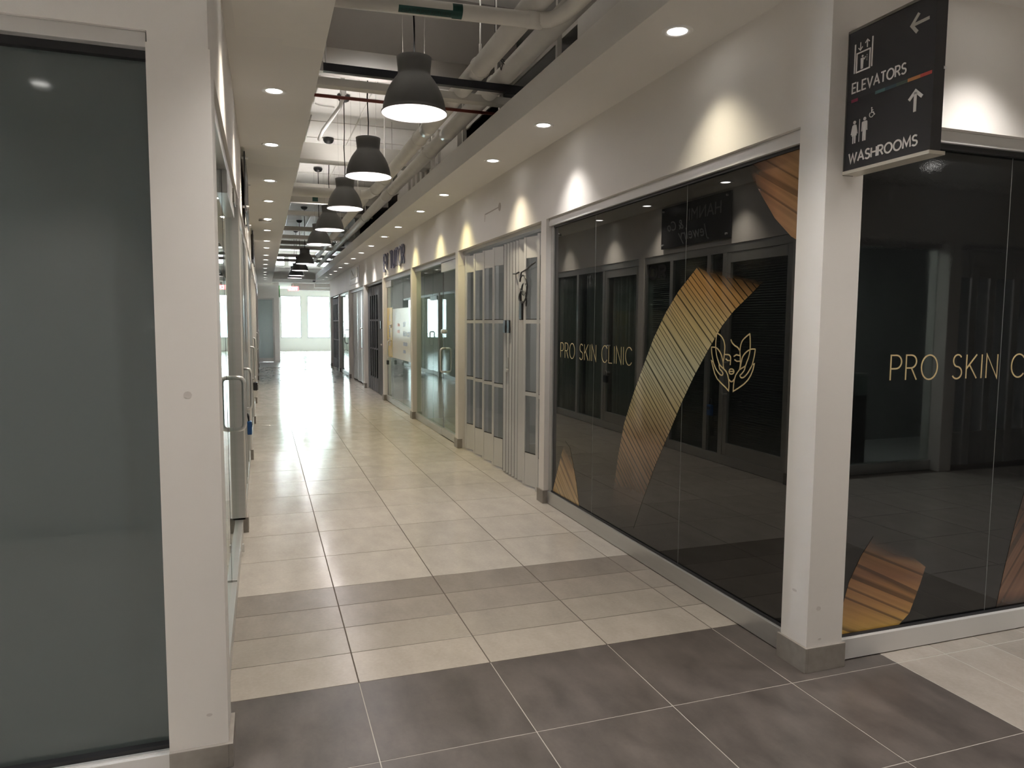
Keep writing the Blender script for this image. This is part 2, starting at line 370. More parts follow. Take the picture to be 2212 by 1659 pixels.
for a, b in cols:
    for r in range(6): tile(a, b, Y0 - T * (r + 1), Y0 - T * r, 't_dark', 0.0019)
    for r in range(4): tile(a, b, Y0 + 0.3 * r, Y0 + 0.3 * (r + 1), 't%d' % r)
    for r in range(17): tile(a, b, Y0 + 1.2 + T * r, Y0 + 1.2 + T * (r + 1), 't_light')
for k, mt in enumerate(('t0', 't0', 't1', 't1')):
    a = X0 + 4 * T + 0.3 * k
    for r in range(6): tile(a, a + 0.3, Y0 - T * (r + 1), Y0 - T * r, mt)
def field(name, mat, xs, ys, g=0.0025):
    m = MB()
    for a, b in xs:
        for c, d in ys: m.box(a + g, b - g, c + g, d - g, -0.012, 0)
    return tag(m.build(name, M[mat], floor), kind='stuff')
yf = Y0 + 1.2 + T * 17
field('distant_tiles', 't_light', cols, [(yf + T * k, yf + T * (k + 1)) for k in range(20)])
ye = yf + T * 20
field('hall_tiles', 't_light', [(-6.8 + T * k, -6.2 + T * k) for k in range(28)], [(ye + T * k, ye + T * (k + 1)) for k in range(27)])
box('dark_tile_strip', M['t_dark'], floor, -0.22, 0.6, 26.4, 29.7, 0.0005, 0.0025)
field('crossing_tiles', 't_light', [(-0.236 - T * (k + 1), -0.236 - T * k) for k in range(10)] + [(3.964 + T * k, 4.564 + T * k) for k in range(11)], [(Y0 - T * (r + 1), Y0 - T * r) for r in range(6)])
struct(box('floor_shops_right', M['shop_floor'], None, 2.764, 7.0, 3.07, YEND, -0.004, 0.0))
struct(box('floor_shops_left', M['shop_floor'], None, -4.0, -0.236, 3.07, YEND, -0.004, 0.0))

# ================================================================ SHELL
PR = [(2.53, 2.70), (5.76, 5.88), (8.68, 8.82), (11.58, 11.72), (14.52, 14.66), (17.45, 17.60), (20.65, 20.80), (23.45, 23.60), (26.40, YEND)]
m = MB().box(XR, 2.47, 2.53, YEND, ZF, ZS)
for i, (a, b) in enumerate(PR): m.box(XR, 2.49 if i == 0 else 2.44, a, b, 0, ZF)
wall_right = struct(m.build('wall_right', M['wall'], None))
PL = [(2.62, 2.82), (5.62, 5.74), (8.62, 8.76), (11.70, 11.84), (14.66, 14.80), (17.6, 17.75), (20.6, 20.75), (23.5, 23.65), (26.4, YEND)]
m = MB().box(-0.33, XL, 2.62, YEND, ZF, ZS)
for i, (a, b) in enumerate(PL): m.box(-0.335 if i == 0 else -0.30, XL + 0.005, a, b, 0, ZF)
wall_left = struct(m.build('wall_left', M['wall'], None))
# wall beside the crossing, right of the corner pillar, and its left counterpart
struct(MB().box(2.47, 9.5, 2.53, 2.70, ZF + 0.015, ZS).box(6.6, 9.5, 2.53, 2.70, 0, ZF + 0.015).build('wall_near_right', M['wall'], None))
struct(MB().box(-6.0, -0.33, 2.62, 2.80, 2.485, ZS).box(-6.0, -4.2, 2.62, 2.80, 0, 2.485).build('wall_near_left', M['wall'], None))
# soffits
struct(box('ceiling_soffit_left', M['soffit'], None, -0.33, 0.35, 2.62, 29.7, ZS, ZT))
soff = bpy.data.objects['ceiling_soffit_left']
M['patch'] = plain('touch_up_paint', (0.80, 0.775, 0.735), 0.55, noise=0.02, scale=6)
MB().add([(0.02, 6.55, ZS - 0.0004), (0.35, 6.50, ZS - 0.0004), (0.35, 7.35, ZS - 0.0004), (0.18, 7.42, ZS - 0.0004), (-0.10, 7.30, ZS - 0.0004), (-0.13, 6.62, ZS - 0.0004)], [(0, 1, 2, 3, 4, 5)]).build('paint_patch', M['patch'], soff)
MB().add([(-0.12, 2.7, ZS - 0.0004), (0.35, 2.7, ZS - 0.0004), (0.35, 4.20, ZS - 0.0004), (0.13, 4.20, ZS - 0.0004), (0.13, 4.10, ZS - 0.0004), (-0.10, 4.14, ZS - 0.0004)], [(0, 1, 2, 3, 4, 5)]).build('paint_patch', M['patch'], soff)
struct(box('ceiling_soffit_right', M['soffit'], None, 1.80, 2.47, 2.53, YEND, ZS, ZT))
struct(box('ceiling_crossing', M['soffit'], None, -6.0, 9.5, -0.9, 2.53, ZS, ZT))
struct(box('ceiling_slab', M['concrete'], None, -3.0, 6.0, 2.2, 27.0, ZSLAB, ZSLAB + 0.2))
struct(box('wall_plenum_near', M['grey_paint'], None, -3.0, 6.0, 2.2, 2.40, ZT, ZSLAB))
struct(box('wall_plenum_left', M['grey_paint'], None, -0.50, -0.33, 2.4, 27.0, ZT, ZSLAB))
# plenum wall over the right hand shops with two unlined openings
m = MB(); prev = 2.4
for a, b in ((5.3, 8.95), (13.2, 19.5)):
    m.box(2.35, 2.47, prev, a, ZT, ZSLAB).box(2.35, 2.47, a, b, 4.30, ZSLAB).box(2.35, 2.47, a, b, ZT, 3.3); prev = b
m.box(2.35, 2.47, prev, 27.0, ZT, ZSLAB)
struct(m.build('wall_plenum_right', M['grey_paint'], None))
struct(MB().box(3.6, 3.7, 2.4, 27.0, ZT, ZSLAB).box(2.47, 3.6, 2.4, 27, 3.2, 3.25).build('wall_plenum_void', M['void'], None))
# shops behind the storefronts
m = MB().box(6.0, 6.1, 2.70, YEND, 0, 2.8)
for i, (a, b) in enumerate(PR[1:-1]): m.box(2.44, 6.0, a, b, 0, 2.8)
m.box(2.47, 6.0, 26.4, YEND, 0, 2.8)
struct(m.build('wall_shops_right', M['shop'], None))
struct(box('ceiling_shops_right', M['shop'], None, 2.47, 6.1, 2.70, YEND, 2.8, 2.9))
m = MB().box(-3.6, -3.5, 2.80, YEND, 0, 2.8)
for a, b in PL[1:]: m.box(-3.5, -0.30, a, b, 0, 2.8)
struct(m.build('wall_shops_left', M['shop'], None))
struct(box('ceiling_shops_left', M['shop'], None, -3.6, -0.33, 2.80, YEND, 2.8, 2.9))
# crossing: back wall and ends
struct(MB().box(-6.0, 5.2, -0.8, -0.6, 0, ZF).build('wall_back', M['wall'], None))
struct(box('wall_back_header', M['wall'], None, -6.0, 9.5, -0.8, -0.6, ZF, ZS))
struct(box('wall_back_post', M['wall'], None, 6.88, 7.048, -0.8, -0.55, 0, ZF))
struct(box('wall_back_end', M['wall'], None, 9.002, 9.5, -0.8, -0.6, 0, ZF))
struct(MB().box(9.5, 9.6, -0.9, 2.8, 0, ZS).build('wall_crossing_right', M['wall'], None))
struct(MB().box(-6.1, -6.0, -0.9, 2.8, 0, ZS).build('wall_crossing_left', M['wall'], None))
struct(MB().box(4.5, 9.1, -2.6, -2.5, 0, 2.8).box(4.5, 4.6, -2.5, -0.8, 0, 2.8).box(9.0, 9.1, -2.5, -0.8, 0, 2.8).box(4.5, 9.1, -2.6, -0.8, 2.8, 2.9).box(4.5, 9.1, -2.6, -0.8, -0.1, -0.001).build('wall_back_shop', M['shop'], None))
# far hall
wf = MB(); openings = [(-0.05, 0.62), (0.93, 1.99), (2.31, 3.51), (3.85, 5.05)]
wf.box(-6.5, 10.5, 41.0, 41.3, 0, 0.70).box(-6.5, 10.5, 41.0, 41.3, 3.0, 4.0); prev = -6.5
for a, b in openings:
    wf.box(prev, a, 41.0, 41.3, 0.70, 3.0); prev = b
wf.box(prev, 10.5, 41.0, 41.3, 0.70, 3.0)
M['hall'] = plain('hall_white_paint', (0.80, 0.79, 0.75), 0.7)
struct(wf.build('wall_far', M['hall'], None))
struct(MB().box(-6.6, -6.5, 26.4, 41.3, 0, 4.0).build('wall_hall_left', M['hall'], None))
hr = MB().box(10.5, 10.6, 26.4, 41.3, 0, 0.6).box(10.5, 10.6, 26.4, 41.3, 3.1, 4.0); prev = 26.4
for a, b in ((34.0, 35.0),):  # unseen side opening, added to let more daylight into the hall
    hr.box(10.5, 10.6, prev, a, 0.6, 3.1); prev = b
hr.box(10.5, 10.6, prev, 41.3, 0.6, 3.1)
struct(hr.build('wall_hall_right', M['hall'], None))
struct(MB().box(-6.6, -0.30, 26.4, 26.6, 0, 4.6).box(2.47, 10.6, 26.4, 26.6, 0, 4.6).build('wall_hall_near', M['hall'], None))
struct(MB().box(-6.6, 10.6, 32.0, 41.3, 3.35, 3.5).box(-6.6, 10.6, 27.0, 32.1, ZSLAB, ZSLAB + 0.2).build('ceiling_hall', M['hall'], None))
struct(MB().box(0.35, 1.80, 26.55, 26.75, ZS + 0.02, 3.32).build('trim_1', M['grey_paint'], None))
struct(MB().box(0.35, 10.0, 28.5, 28.8, 3.06, 3.6).build('trim_2', M['grey_paint'], None))
struct(MB().box(1.3, 10.0, 35.0, 35.6, 3.05, 3.35).box(2.2, 4.4, 33.2, 33.6, 3.1, 3.35).build('trim_3', M['grey_paint'], None))
cw = MB().box(-6.6, 10.6, 32.0, 32.15, 4.42, ZSLAB); prev = -6.6
cw.box(-6.6, 10.6, 32.0, 32.15, 3.5, 3.95)
for a in (-0.2, 1.1, 2.4):
    cw.box(prev, a, 32.0, 32.15, 3.95, 4.42); prev = a + 1.1
cw.box(prev, 10.6, 32.0, 32.15, 3.95, 4.42)
struct(cw.build('wall_clerestory', M['hall'], None))
struct(MB().box(-6.6, -6.5, 26.4, 32.1, 4.0, ZSLAB).box(10.5, 10.6, 26.4, 32.1, 4.0, ZSLAB).build('wall_hall_upper', M['hall'], None))
# end block with the teal door on the corridor's left
struct(MB().box(-0.32, -0.21, 29.8, 30.2, 0, ZS).box(0.43, 0.62, 29.8, 34.0, 0, ZS).box(-0.21, 0.43, 29.8, 30.2, 2.50, ZS).box(-0.32, -0.2, 26.6, 29.8, 0, ZS).box(-6.4, -0.32, 29.8, 30.2, 0, 3.35).box(0.43, 0.62, 29.8, 34.0, ZS, 3.35).build('wall_end_block', M['wall'], None))
for n, (a, b) in enumerate(openings):
    w = struct(MB().box(a - 0.0, a + 0.04, 41.05, 41.13, 0.70, 3.0).box(b - 0.04, b, 41.05, 41.13, 0.70, 3.0).box(a + 0.04, b - 0.04, 41.05, 41.13, 0.70, 0.75).box(a + 0.04, b - 0.04, 41.05, 41.13, 2.95, 3.0).build('window_%d' % (n + 1), M['alu'], None))
    box('window_pane', M['glass'], w, a + 0.04, b - 0.04, 41.08, 41.092, 0.75, 2.95)

# baseboards on the pillars
def skirt(name, parts):
    m = MB()
    for p in parts: m.box(*p, 0, 0.115)
    return struct(m.build(name, M['skirt'], None, bevel=0.0015))
bb = []
for i, (a, b) in enumerate(PR):
    d = 0.013
    if i == 0: bb += [(XR - d, XR, a - d, b + 0.012), (XR, 2.502, a - d, a)]
    else: bb += [(XR - d, XR, a - d, b + d), (XR, 2.34, a - d, a)]
skirt('baseboard_right', bb)
bb = []
for i, (a, b) in enumerate(PL):
    d = 0.015
    bb += [(XL + 0.005, XL + 0.005 + d, a - d, b), (-0.335 if i == 0 else -0.2, XL + 0.005, a - d, a)]
m = MB()
for i, p in enumerate(bb): m.box(*p, 0, 0.085 if i < 2 else 0.115)
struct(m.build('baseboard_left', M['skirt'], None, bevel=0.0015))

# ================================================================ STOREFRONTS, corridor's right side
# -- first bay: black filmed glass with gold print
def print_material(name, along, cross_n, stops, fade0, fade1, freq=95.0, dark=0.75):
    """glossy printed film; colour runs along the UV's v, thin dark and pale lines cross it, both ends fade into the black film"""
    m, t, b = nt(name); N = t.nodes; L = t.links; inp(b, rough=0.0, spec=0.75)
    uv = N.new('ShaderNodeUVMap'); sx = N.new('ShaderNodeSeparateXYZ'); L.new(uv.outputs[0], sx.inputs[0])
    cr = N.new('ShaderNodeValToRGB'); e = cr.color_ramp.elements
    while len(e) > 1: e.remove(e[-1])
    e[0].position = stops[0][0]; e[0].color = (*stops[0][1], 1)
    for p, c in stops[1:]:
        x = e.new(p); x.color = (*c, 1)
    L.new(sx.outputs[1], cr.inputs[0])
    geo = N.new('ShaderNodeNewGeometry'); dt = N.new('ShaderNodeVectorMath'); dt.operation = 'DOT_PRODUCT'; dt.inputs[1].default_value = cross_n
    L.new(geo.outputs['Position'], dt.inputs[0])
    al = N.new('ShaderNodeVectorMath'); al.operation = 'DOT_PRODUCT'; al.inputs[1].default_value = along; L.new(geo.outputs['Position'], al.inputs[0])
    cb = N.new('ShaderNodeCombineXYZ'); mu = N.new('ShaderNodeMath'); mu.operation = 'MULTIPLY'; mu.inputs[1].default_value = 0.02
    L.new(dt.outputs['Value'], cb.inputs[0]); L.new(al.outputs['Value'], mu.inputs[0]); L.new(mu.outputs[0], cb.inputs[1])
    def lines(scale, lo, hi, detail=1.0):
        no = N.new('ShaderNodeTexNoise'); no.inputs['Scale'].default_value = scale; no.inputs['Detail'].default_value = detail; L.new(cb.outputs[0], no.inputs['Vector'])
        mr = N.new('ShaderNodeMapRange'); mr.inputs[1].default_value = lo; mr.inputs[2].default_value = hi; L.new(no.outputs[0], mr.inputs[0]); return mr.outputs[0]
    wv = N.new('ShaderNodeMath'); wv.operation = 'MULTIPLY'; wv.inputs[1].default_value = freq; L.new(dt.outputs['Value'], wv.inputs[0])
    fr = N.new('ShaderNodeMath'); fr.operation = 'FRACT'
    ns = lines(6.0, 0.3, 0.7); ad = N.new('ShaderNodeMath'); ad.operation = 'MULTIPLY_ADD'; ad.inputs[1].default_value = 1.9; L.new(ns, ad.inputs[0]); L.new(wv.outputs[0], ad.inputs[2])
    L.new(ad.outputs[0], fr.inputs[0])
    dk = N.new('ShaderNodeMapRange'); dk.inputs[1].default_value = 0.13; dk.inputs[2].default_value = 0.24; dk.inputs[3].default_value = 1 - dark; dk.inputs[4].default_value = 1.0; L.new(fr.outputs[0], dk.inputs[0])
    br = lines(40.0, 0.35, 0.7, 3.0); bm = N.new('ShaderNodeMapRange'); bm.inputs[3].default_value = 0.86; bm.inputs[4].default_value = 1.14; L.new(br, bm.inputs[0])
    k = N.new('ShaderNodeMath'); k.operation = 'MULTIPLY'; L.new(dk.outputs[0], k.inputs[0]); L.new(bm.outputs[0], k.inputs[1])
    sc = N.new('ShaderNodeVectorMath'); sc.operation = 'SCALE'; L.new(cr.outputs[0], sc.inputs[0]); L.new(k.outputs[0], sc.inputs['Scale'])
    f0 = N.new('ShaderNodeMapRange'); f0.inputs[1].default_value = 0.0; f0.inputs[2].default_value = max(fade0, 1e-3); L.new(sx.outputs[1], f0.inputs[0])
    f1 = N.new('ShaderNodeMapRange'); f1.inputs[1].default_value = 1.0; f1.inputs[2].default_value = 1 - max(fade1, 1e-3); L.new(sx.outputs[1], f1.inputs[0])
    ff = N.new('ShaderNodeMath'); ff.operation = 'MULTIPLY'; L.new(f0.outputs[0], ff.inputs[0]); L.new(f1.outputs[0], ff.inputs[1])
    s2 = N.new('ShaderNodeMix'); s2.data_type = 'RGBA'; s2.inputs['A'].default_value = (0.006, 0.0065, 0.007, 1); L.new(ff.outputs[0], s2.inputs['Factor']); L.new(sc.outputs[0], s2.inputs['B'])
    L.new(s2.outputs['Result'], b.inputs['Base Color'])
    return m
def ribbon(name, mat, parent, pl, left, right, h=0.0012):
    """printed band between two edge lines; UV v runs along it"""
    n = len(left); m = MB(); vs = []
    for a, b in zip(left, right):
        vs += [pl.p(a[0], a[1], h), pl.p(b[0], b[1], h)]
    for a, b in zip(left, right):
        vs += [pl.p(a[0], a[1], 0), pl.p(b[0], b[1], 0)]
    fs = [(2 * i, 2 * i + 1, 2 * i + 3, 2 * i + 2) for i in range(n - 1)]
    o = m.add(vs, fs).build(name, mat, parent)
    u = o.data.uv_layers.new(name='UVMap')
    for lp in o.data.loops:
        i = lp.vertex_index
        u.data[lp.index].uv = (i % 2, (i // 2) / (n - 1))
    return o
pane_x = 2.347
sf = tag(empty('glass_storefront', (2.35, 4.2, 0)), 'black filmed clinic storefront with gold swoosh and lotus face logo', 'storefront')
box('bottom_rail', M['alu'], sf, 2.32, 2.39, 2.70, 5.76, 0.004, 0.112, bevel=0.002)
box('top_rail', M['alu_white'], sf, 2.315, 2.39, 2.70, 5.76, 2.388, 2.449, bevel=0.002)
box('side_stile', M['alu'], sf, 2.335, 2.39, 5.70, 5.76, 0.112, 2.388, bevel=0.002)
box('gasket', M['dark_rubber'], sf, 2.335, 2.346, 2.70, 5.70, 0.112, 0.124)
box('gasket', M['dark_rubber'], sf, 2.335, 2.346, 2.70, 5.70, 2.372, 2.388)
seams = [2.70, 3.691, 4.908, 5.70]
panes = []
for a, b in zip(seams[:-1], seams[1:]):
    panes.append(box('glass_pane', M['film_black'], sf, pane_x, 2.359, a + (0.002 if a > 2.8 else 0), b - (0.002 if b < 5.6 else 0), 0.112, 2.388))
M['seam'] = plain('grey_silicone', (0.16, 0.165, 0.165), 0.45)
for y in (3.691, 4.908): box('silicone_joint', M['seam'], sf, pane_x, 2.357, y - 0.002, y + 0.002, 0.113, 2.387)
P1 = RW(pane_x)
ribL = [(3.56, 1.90), (3.595, 1.874), (3.761, 1.762), (3.896, 1.64), (4.034, 1.48), (4.156, 1.297), (4.284, 1.102), (4.407, 0.882), (4.487, 0.641), (4.547, 0.379), (4.575, 0.173)]
ribR = [(2.99, 1.78), (3.118, 1.700), (3.218, 1.640), (3.314, 1.563), (3.436, 1.429), (3.566, 1.277), (3.694, 1.103), (3.824, 0.903), (3.98, 0.671), (4.129, 0.411), (4.246, 0.187)]
stops = [(0.0, (0.30, 0.15, 0.05)), (0.16, (0.42, 0.24, 0.09)), (0.34, (0.58, 0.47, 0.24)), (0.5, (0.62, 0.61, 0.44)), (0.62, (0.52, 0.43, 0.24)), (0.74, (0.28, 0.17, 0.09)), (0.88, (0.13, 0.07, 0.05)), (1.0, (0.05, 0.03, 0.02))]
cn = Vector((0, -0.55, 0.84)); an = Vector((0, 0.84, 0.55))
m_rib = print_material('gold_ribbon_print', an, Vector((0, -0.62, 0.78)), stops, 0.12, 0.22, 30.0, 0.85)
ribbon('gold_ribbon_print', m_rib, panes[1], P1, [(-a, b) for a, b in ribL][::1], [(-a, b) for a, b in ribR][::1])
m_w = print_material('gold_wedge_print', an, Vector((0, -0.6, 0.8)), [(0.0, (0.50, 0.34, 0.15)), (0.5, (0.36, 0.22, 0.10)), (1.0, (0.18, 0.09, 0.05))], 0.001, 0.5, 14.0, 0.6)
ribbon('gold_wedge_print', m_w, panes[2], P1, [(-5.69, 0.114), (-5.60, 0.29), (-5.50, 0.48), (-5.43, 0.60)], [(-5.13, 0.114), (-5.19, 0.29), (-5.25, 0.42), (-5.33, 0.56)])
m_t = print_material('bronze_corner_print', an, Vector((0, -0.5, 0.86)), [(0.0, (0.30, 0.17, 0.07)), (0.6, (0.26, 0.12, 0.06)), (1.0, (0.16, 0.07, 0.04))], 0.001, 0.55, 9.0, 0.5)
ribbon('bronze_corner_print', m_t, panes[0], P1, [(-2.702, 2.372), (-2.82, 2.372), (-2.95, 2.372), (-3.06, 2.372), (-3.15, 2.372)], [(-2.702, 1.93), (-2.80, 1.98), (-2.92, 2.08), (-3.02, 2.20), (-3.12, 2.33)])
def words(pl, txt, a0, b0, a1, h, w, parents, gap=0.24):
    k = (a1 - a0) / text_width(txt, gap); x = 0.0
    for wd, par in zip(txt.split(), parents):
        n = text_width(wd, gap); t = MB(); write(t, pl, wd, a0 + x * k, b0, a0 + (x + n) * k, h, w, 0, 0.0015, gap); t.build('gold_word', M['gold'], par); x += n + 0.34 + 2 * gap
words(P1, 'PRO SKIN CLINIC', -5.548, 1.288, -4.322, 0.122, 0.0058, (panes[2], panes[2], panes[1]))
LOGO = {'leafL': [(3.362, 1.522), (3.369, 1.48), (3.369, 1.442), (3.358, 1.398), (3.342, 1.369), (3.332, 1.353), (3.309, 1.338), (3.29, 1.329)], 'leafL2': [(3.362, 1.522), (3.327, 1.508), (3.301, 1.485), (3.288, 1.455), (3.287, 1.423), (3.291, 1.39), (3.296, 1.357), (3.29, 1.329)], 'leafR': [(3.078, 1.522), (3.107, 1.507), (3.139, 1.483), (3.152, 1.454), (3.155, 1.428), (3.151, 1.397), (3.149, 1.36), (3.154, 1.334)], 'leafR2': [(3.078, 1.522), (3.074, 1.485), (3.073, 1.441), (3.081, 1.405), (3.096, 1.376), (3.107, 1.356), (3.127, 1.346), (3.154, 1.334)], 'petL': [(3.409, 1.443), (3.369, 1.442), (3.341, 1.429), (3.317, 1.405), (3.304, 1.379), (3.294, 1.352)], 'petL2': [(3.409, 1.443), (3.403, 1.407), (3.389, 1.366), (3.373, 1.339), (3.354, 1.318), (3.325, 1.298), (3.304, 1.294), (3.296, 1.304), (3.308, 1.316), (3.327, 1.328), (3.334, 1.35)], 'petR': [(3.032, 1.445), (3.067, 1.443), (3.103, 1.427), (3.13, 1.403), (3.141, 1.374), (3.148, 1.345)], 'petR2': [(3.032, 1.445), (3.038, 1.41), (3.051, 1.368), (3.066, 1.344), (3.089, 1.317), (3.116, 1.297), (3.137, 1.293), (3.148, 1.303), (3.134, 1.314), (3.114, 1.334), (3.107, 1.356)], 'handL': [(3.386, 1.361), (3.405, 1.368), (3.389, 1.333), (3.371, 1.298), (3.347, 1.272), (3.309, 1.25), (3.272, 1.232), (3.242, 1.215), (3.239, 1.242), (3.243, 1.272), (3.253, 1.298), (3.267, 1.316), (3.29, 1.329)], 'handR': [(3.055, 1.364), (3.036, 1.37), (3.044, 1.341), (3.06, 1.311), (3.083, 1.284), (3.114, 1.261), (3.159, 1.236), (3.201, 1.216), (3.2, 1.246), (3.195, 1.278), (3.184, 1.303), (3.168, 1.32), (3.154, 1.334)], 'hair': [(3.235, 1.489), (3.225, 1.473), (3.201, 1.458), (3.175, 1.448), (3.159, 1.433), (3.154, 1.423)], 'brow': [(3.283, 1.407), (3.25, 1.407), (3.234, 1.396), (3.233, 1.374), (3.234, 1.353)], 'eyeL': [(3.275, 1.384), (3.257, 1.376), (3.237, 1.377)], 'browR': [(3.206, 1.4), (3.185, 1.41), (3.156, 1.407)], 'eyeR': [(3.199, 1.384), (3.179, 1.376), (3.154, 1.378)], 'mouth': [(3.243, 1.317), (3.237, 1.329), (3.222, 1.333), (3.207, 1.33), (3.2, 1.32), (3.206, 1.311), (3.221, 1.306), (3.236, 1.308), (3.243, 1.317)], 'lip': [(3.237, 1.319), (3.206, 1.321)], 'chin': [(3.239, 1.275), (3.229, 1.267), (3.218, 1.266), (3.208, 1.269), (3.2, 1.278)]}
def smooth_line(pts, n=4):
    out = []; k = len(pts)
    for i in range(k - 1):
        p0, p1, p2, p3 = pts[max(i - 1, 0)], pts[i], pts[i + 1], pts[min(i + 2, k - 1)]
        for j in range(n):
            t = j / n
            out.append(tuple(0.5 * (2 * p1[c] + (p2[c] - p0[c]) * t + (2 * p0[c] - 5 * p1[c] + 4 * p2[c] - p3[c]) * t * t + (3 * p1[c] - p0[c] - 3 * p2[c] + p3[c]) * t ** 3) for c in (0, 1)))
    out.append(pts[-1]); return out
lg = MB()
for k, v in LOGO.items():
    pts = [(-a, b) for a, b in v]
    stroke(lg, P1, smooth_line(pts) if len(pts) > 3 and not k.startswith('hand') else pts, 0.0068, 0, 0.0015)
lg.build('gold_face_logo', M['gold'], panes[0])

# -- the same shop's front towards the crossing
sf2 = tag(empty('glass_storefront', (4.5, 2.6, 0)), 'black filmed clinic glass facing the viewer below the hanging directory sign', 'storefront')
box('bottom_rail', M['alu_white'], sf2, 2.49, 6.6, 2.565, 2.64, 0.004, 0.103, bevel=0.002)
box('top_rail', M['alu_white'], sf2, 2.49, 6.6, 2.56, 2.64, 2.410, 2.464, bevel=0.002)
box('gasket', M['dark_rubber'], sf2, 2.49, 6.6, 2.585, 2.597, 0.103, 0.113)
box('gasket', M['dark_rubber'], sf2, 2.49, 6.6, 2.575, 2.597, 2.385, 2.410)
sx = [2.49, 3.48, 4.52, 5.56, 6.6]; pn2 = []
for a, b in zip(sx[:-1], sx[1:]):
    pn2.append(box('glass_pane', M['film_grain'], sf2, a + 0.002, b - 0.002, 2.60, 2.612, 0.103, 2.410))
for x in sx[1:-1]: box('silicone_joint', M['seam'], sf2, x - 0.002, x + 0.002, 2.60, 2.61, 0.104, 2.385)
P2 = FW(2.60)
words(P2, 'PRO SKIN CLINIC', 2.774, 1.312, 4.02, 0.117, 0.0070, (pn2[0], pn2[0], pn2[1]))
m_w2 = print_material('amber_wedge_print', Vector((0.84, 0, -0.5)), Vector((0.40, 0, 0.92)), [(0.0, (0.62, 0.38, 0.08)), (0.35, (0.40, 0.20, 0.07)), (0.6, (0.22, 0.10, 0.05)), (0.8, (0.30, 0.14, 0.05)), (1.0, (0.16, 0.07, 0.03))], 0.001, 0.4, 8.0, 0.6)
ribbon('amber_wedge_print', m_w2, pn2[0], P2, [(2.5, 0.106), (2.54, 0.20), (2.585, 0.36), (2.65, 0.48), (2.72, 0.57)], [(2.90, 0.106), (2.97, 0.16), (3.03, 0.30), (3.06, 0.385), (2.95, 0.46)])
m_w3 = print_material('amber_band_print', Vector((0.84, 0, -0.5)), Vector((0.8, 0, -0.6)), [(0.0, (0.20, 0.09, 0.05)), (1.0, (0.10, 0.05, 0.03))], 0.15, 0.5, 6.0, 0.5)
ribbon('amber_band_print', m_w3, pn2[1], P2, [(3.56, 0.11), (3.60, 0.30), (3.66, 0.55), (3.74, 0.80)], [(3.86, 0.11), (3.88, 0.30), (3.92, 0.50), (3.98, 0.74)])

# -- folding gates
gate_grey = M['door_grey']
def gate(name, label, y_far, xg, plan, z1=2.375, zb=0.02, mat=gate_grey, rails=(0.90, 1.585), pane_z=(0.33, 2.18), lock=None, group=None):
    """plan: list of (width along the wall, kind) from the far end; kind p = paned leaf, s = solid leaf. Leaves zigzag."""
    g = tag(empty(name, (xg, y_far - sum(w for w, _ in plan) / 2, 0)), label, 'folding gate', group)
    y = y_far; side = 1; last = (xg - 0.02, y)
    box('head_track', M['alu'], g, xg - 0.045, xg + 0.045, y_far - sum(w for w, _ in plan), y_far, z1 + 0.04, ZF - 0.001)
    for w, k in plan:
        amp = 0.035 if k == 'p' else min(0.04, w * 0.7)
        y -= w; nxt = (xg + amp if k == 'p' or last[0] < xg else xg - amp, y)
        ax, ay = last; bx, by = nxt
        def at(t): return (ax + (bx - ax) * t, ay + (by - ay) * t)
        l = math.hypot(bx - ax, by - ay)
        if k == 's':
            lf = MB().obox(last, nxt, 0.012, zb, z1).build('leaf', mat, g); MB().obox(at(0.9), at(1.0), 0.018, zb + 0.004, z1 - 0.004).build('hinge_strip', M['seam'], lf)
        else:
            st = 0.036 / l; m = MB()
            m.obox(at(0), at(st), 0.022, zb, z1).obox(at(1 - st), at(1), 0.022, zb, z1)
            m.obox(at(st), at(1 - st), 0.012, zb, pane_z[0]).obox(at(st), at(1 - st), 0.012, pane_z[1], z1)
            for r in rails: m.obox(at(st), at(1 - st), 0.02, r - 0.018, r + 0.018)
            leaf = m.build('leaf', mat, g)
            zz = [pane_z[0]] + [v for r in rails for v in (r - 0.018, r + 0.018)] + [pane_z[1]]
            for c, d in zip(zz[0::2], zz[1::2]):
                MB().obox(at(st), at(1 - st), 0.004, c, d).build('pane', M['glass_grey'], leaf)
                MB().obox(at(st), at(1 - st), 0.011, c, c + 0.008).build('pane_gasket', M['dark_rubber'], leaf)
        last = nxt
    return g
plan = [(0.05, 's'), (0.05, 's')] + [(0.32, 'p'), (0.05, 's')] * 4 + [(0.045, 's')] * 10 + [(0.12, 's'), (0.05, 's'), (0.30, 'p'), (0.05, 's'), (0.22, 'p')]
rest = 2.79 - sum(w for w, _ in plan)
plan.append((rest, 's')) if rest > 0.03 else None
g1 = gate('folding_gate', 'silver folding gate with grey panes and a cable lock looped through it', 8.675, 2.395, plan)
for y in (7.02, 6.90): box('pull_pad', M['black'], g1, 2.338, 2.352, y - 0.035, y + 0.035, 1.47, 1.60, bevel=0.003)
MB().box(2.354, 2.364, 6.955, 6.985, 1.12, 1.22).lathe([(0, 0.02), (0.018, 0.02), (0.018, -0.005), (0, -0.005)], (2.345, 6.97, 1.09), 14, 'X').build('lock_cylinder', M['chrome'], g1)
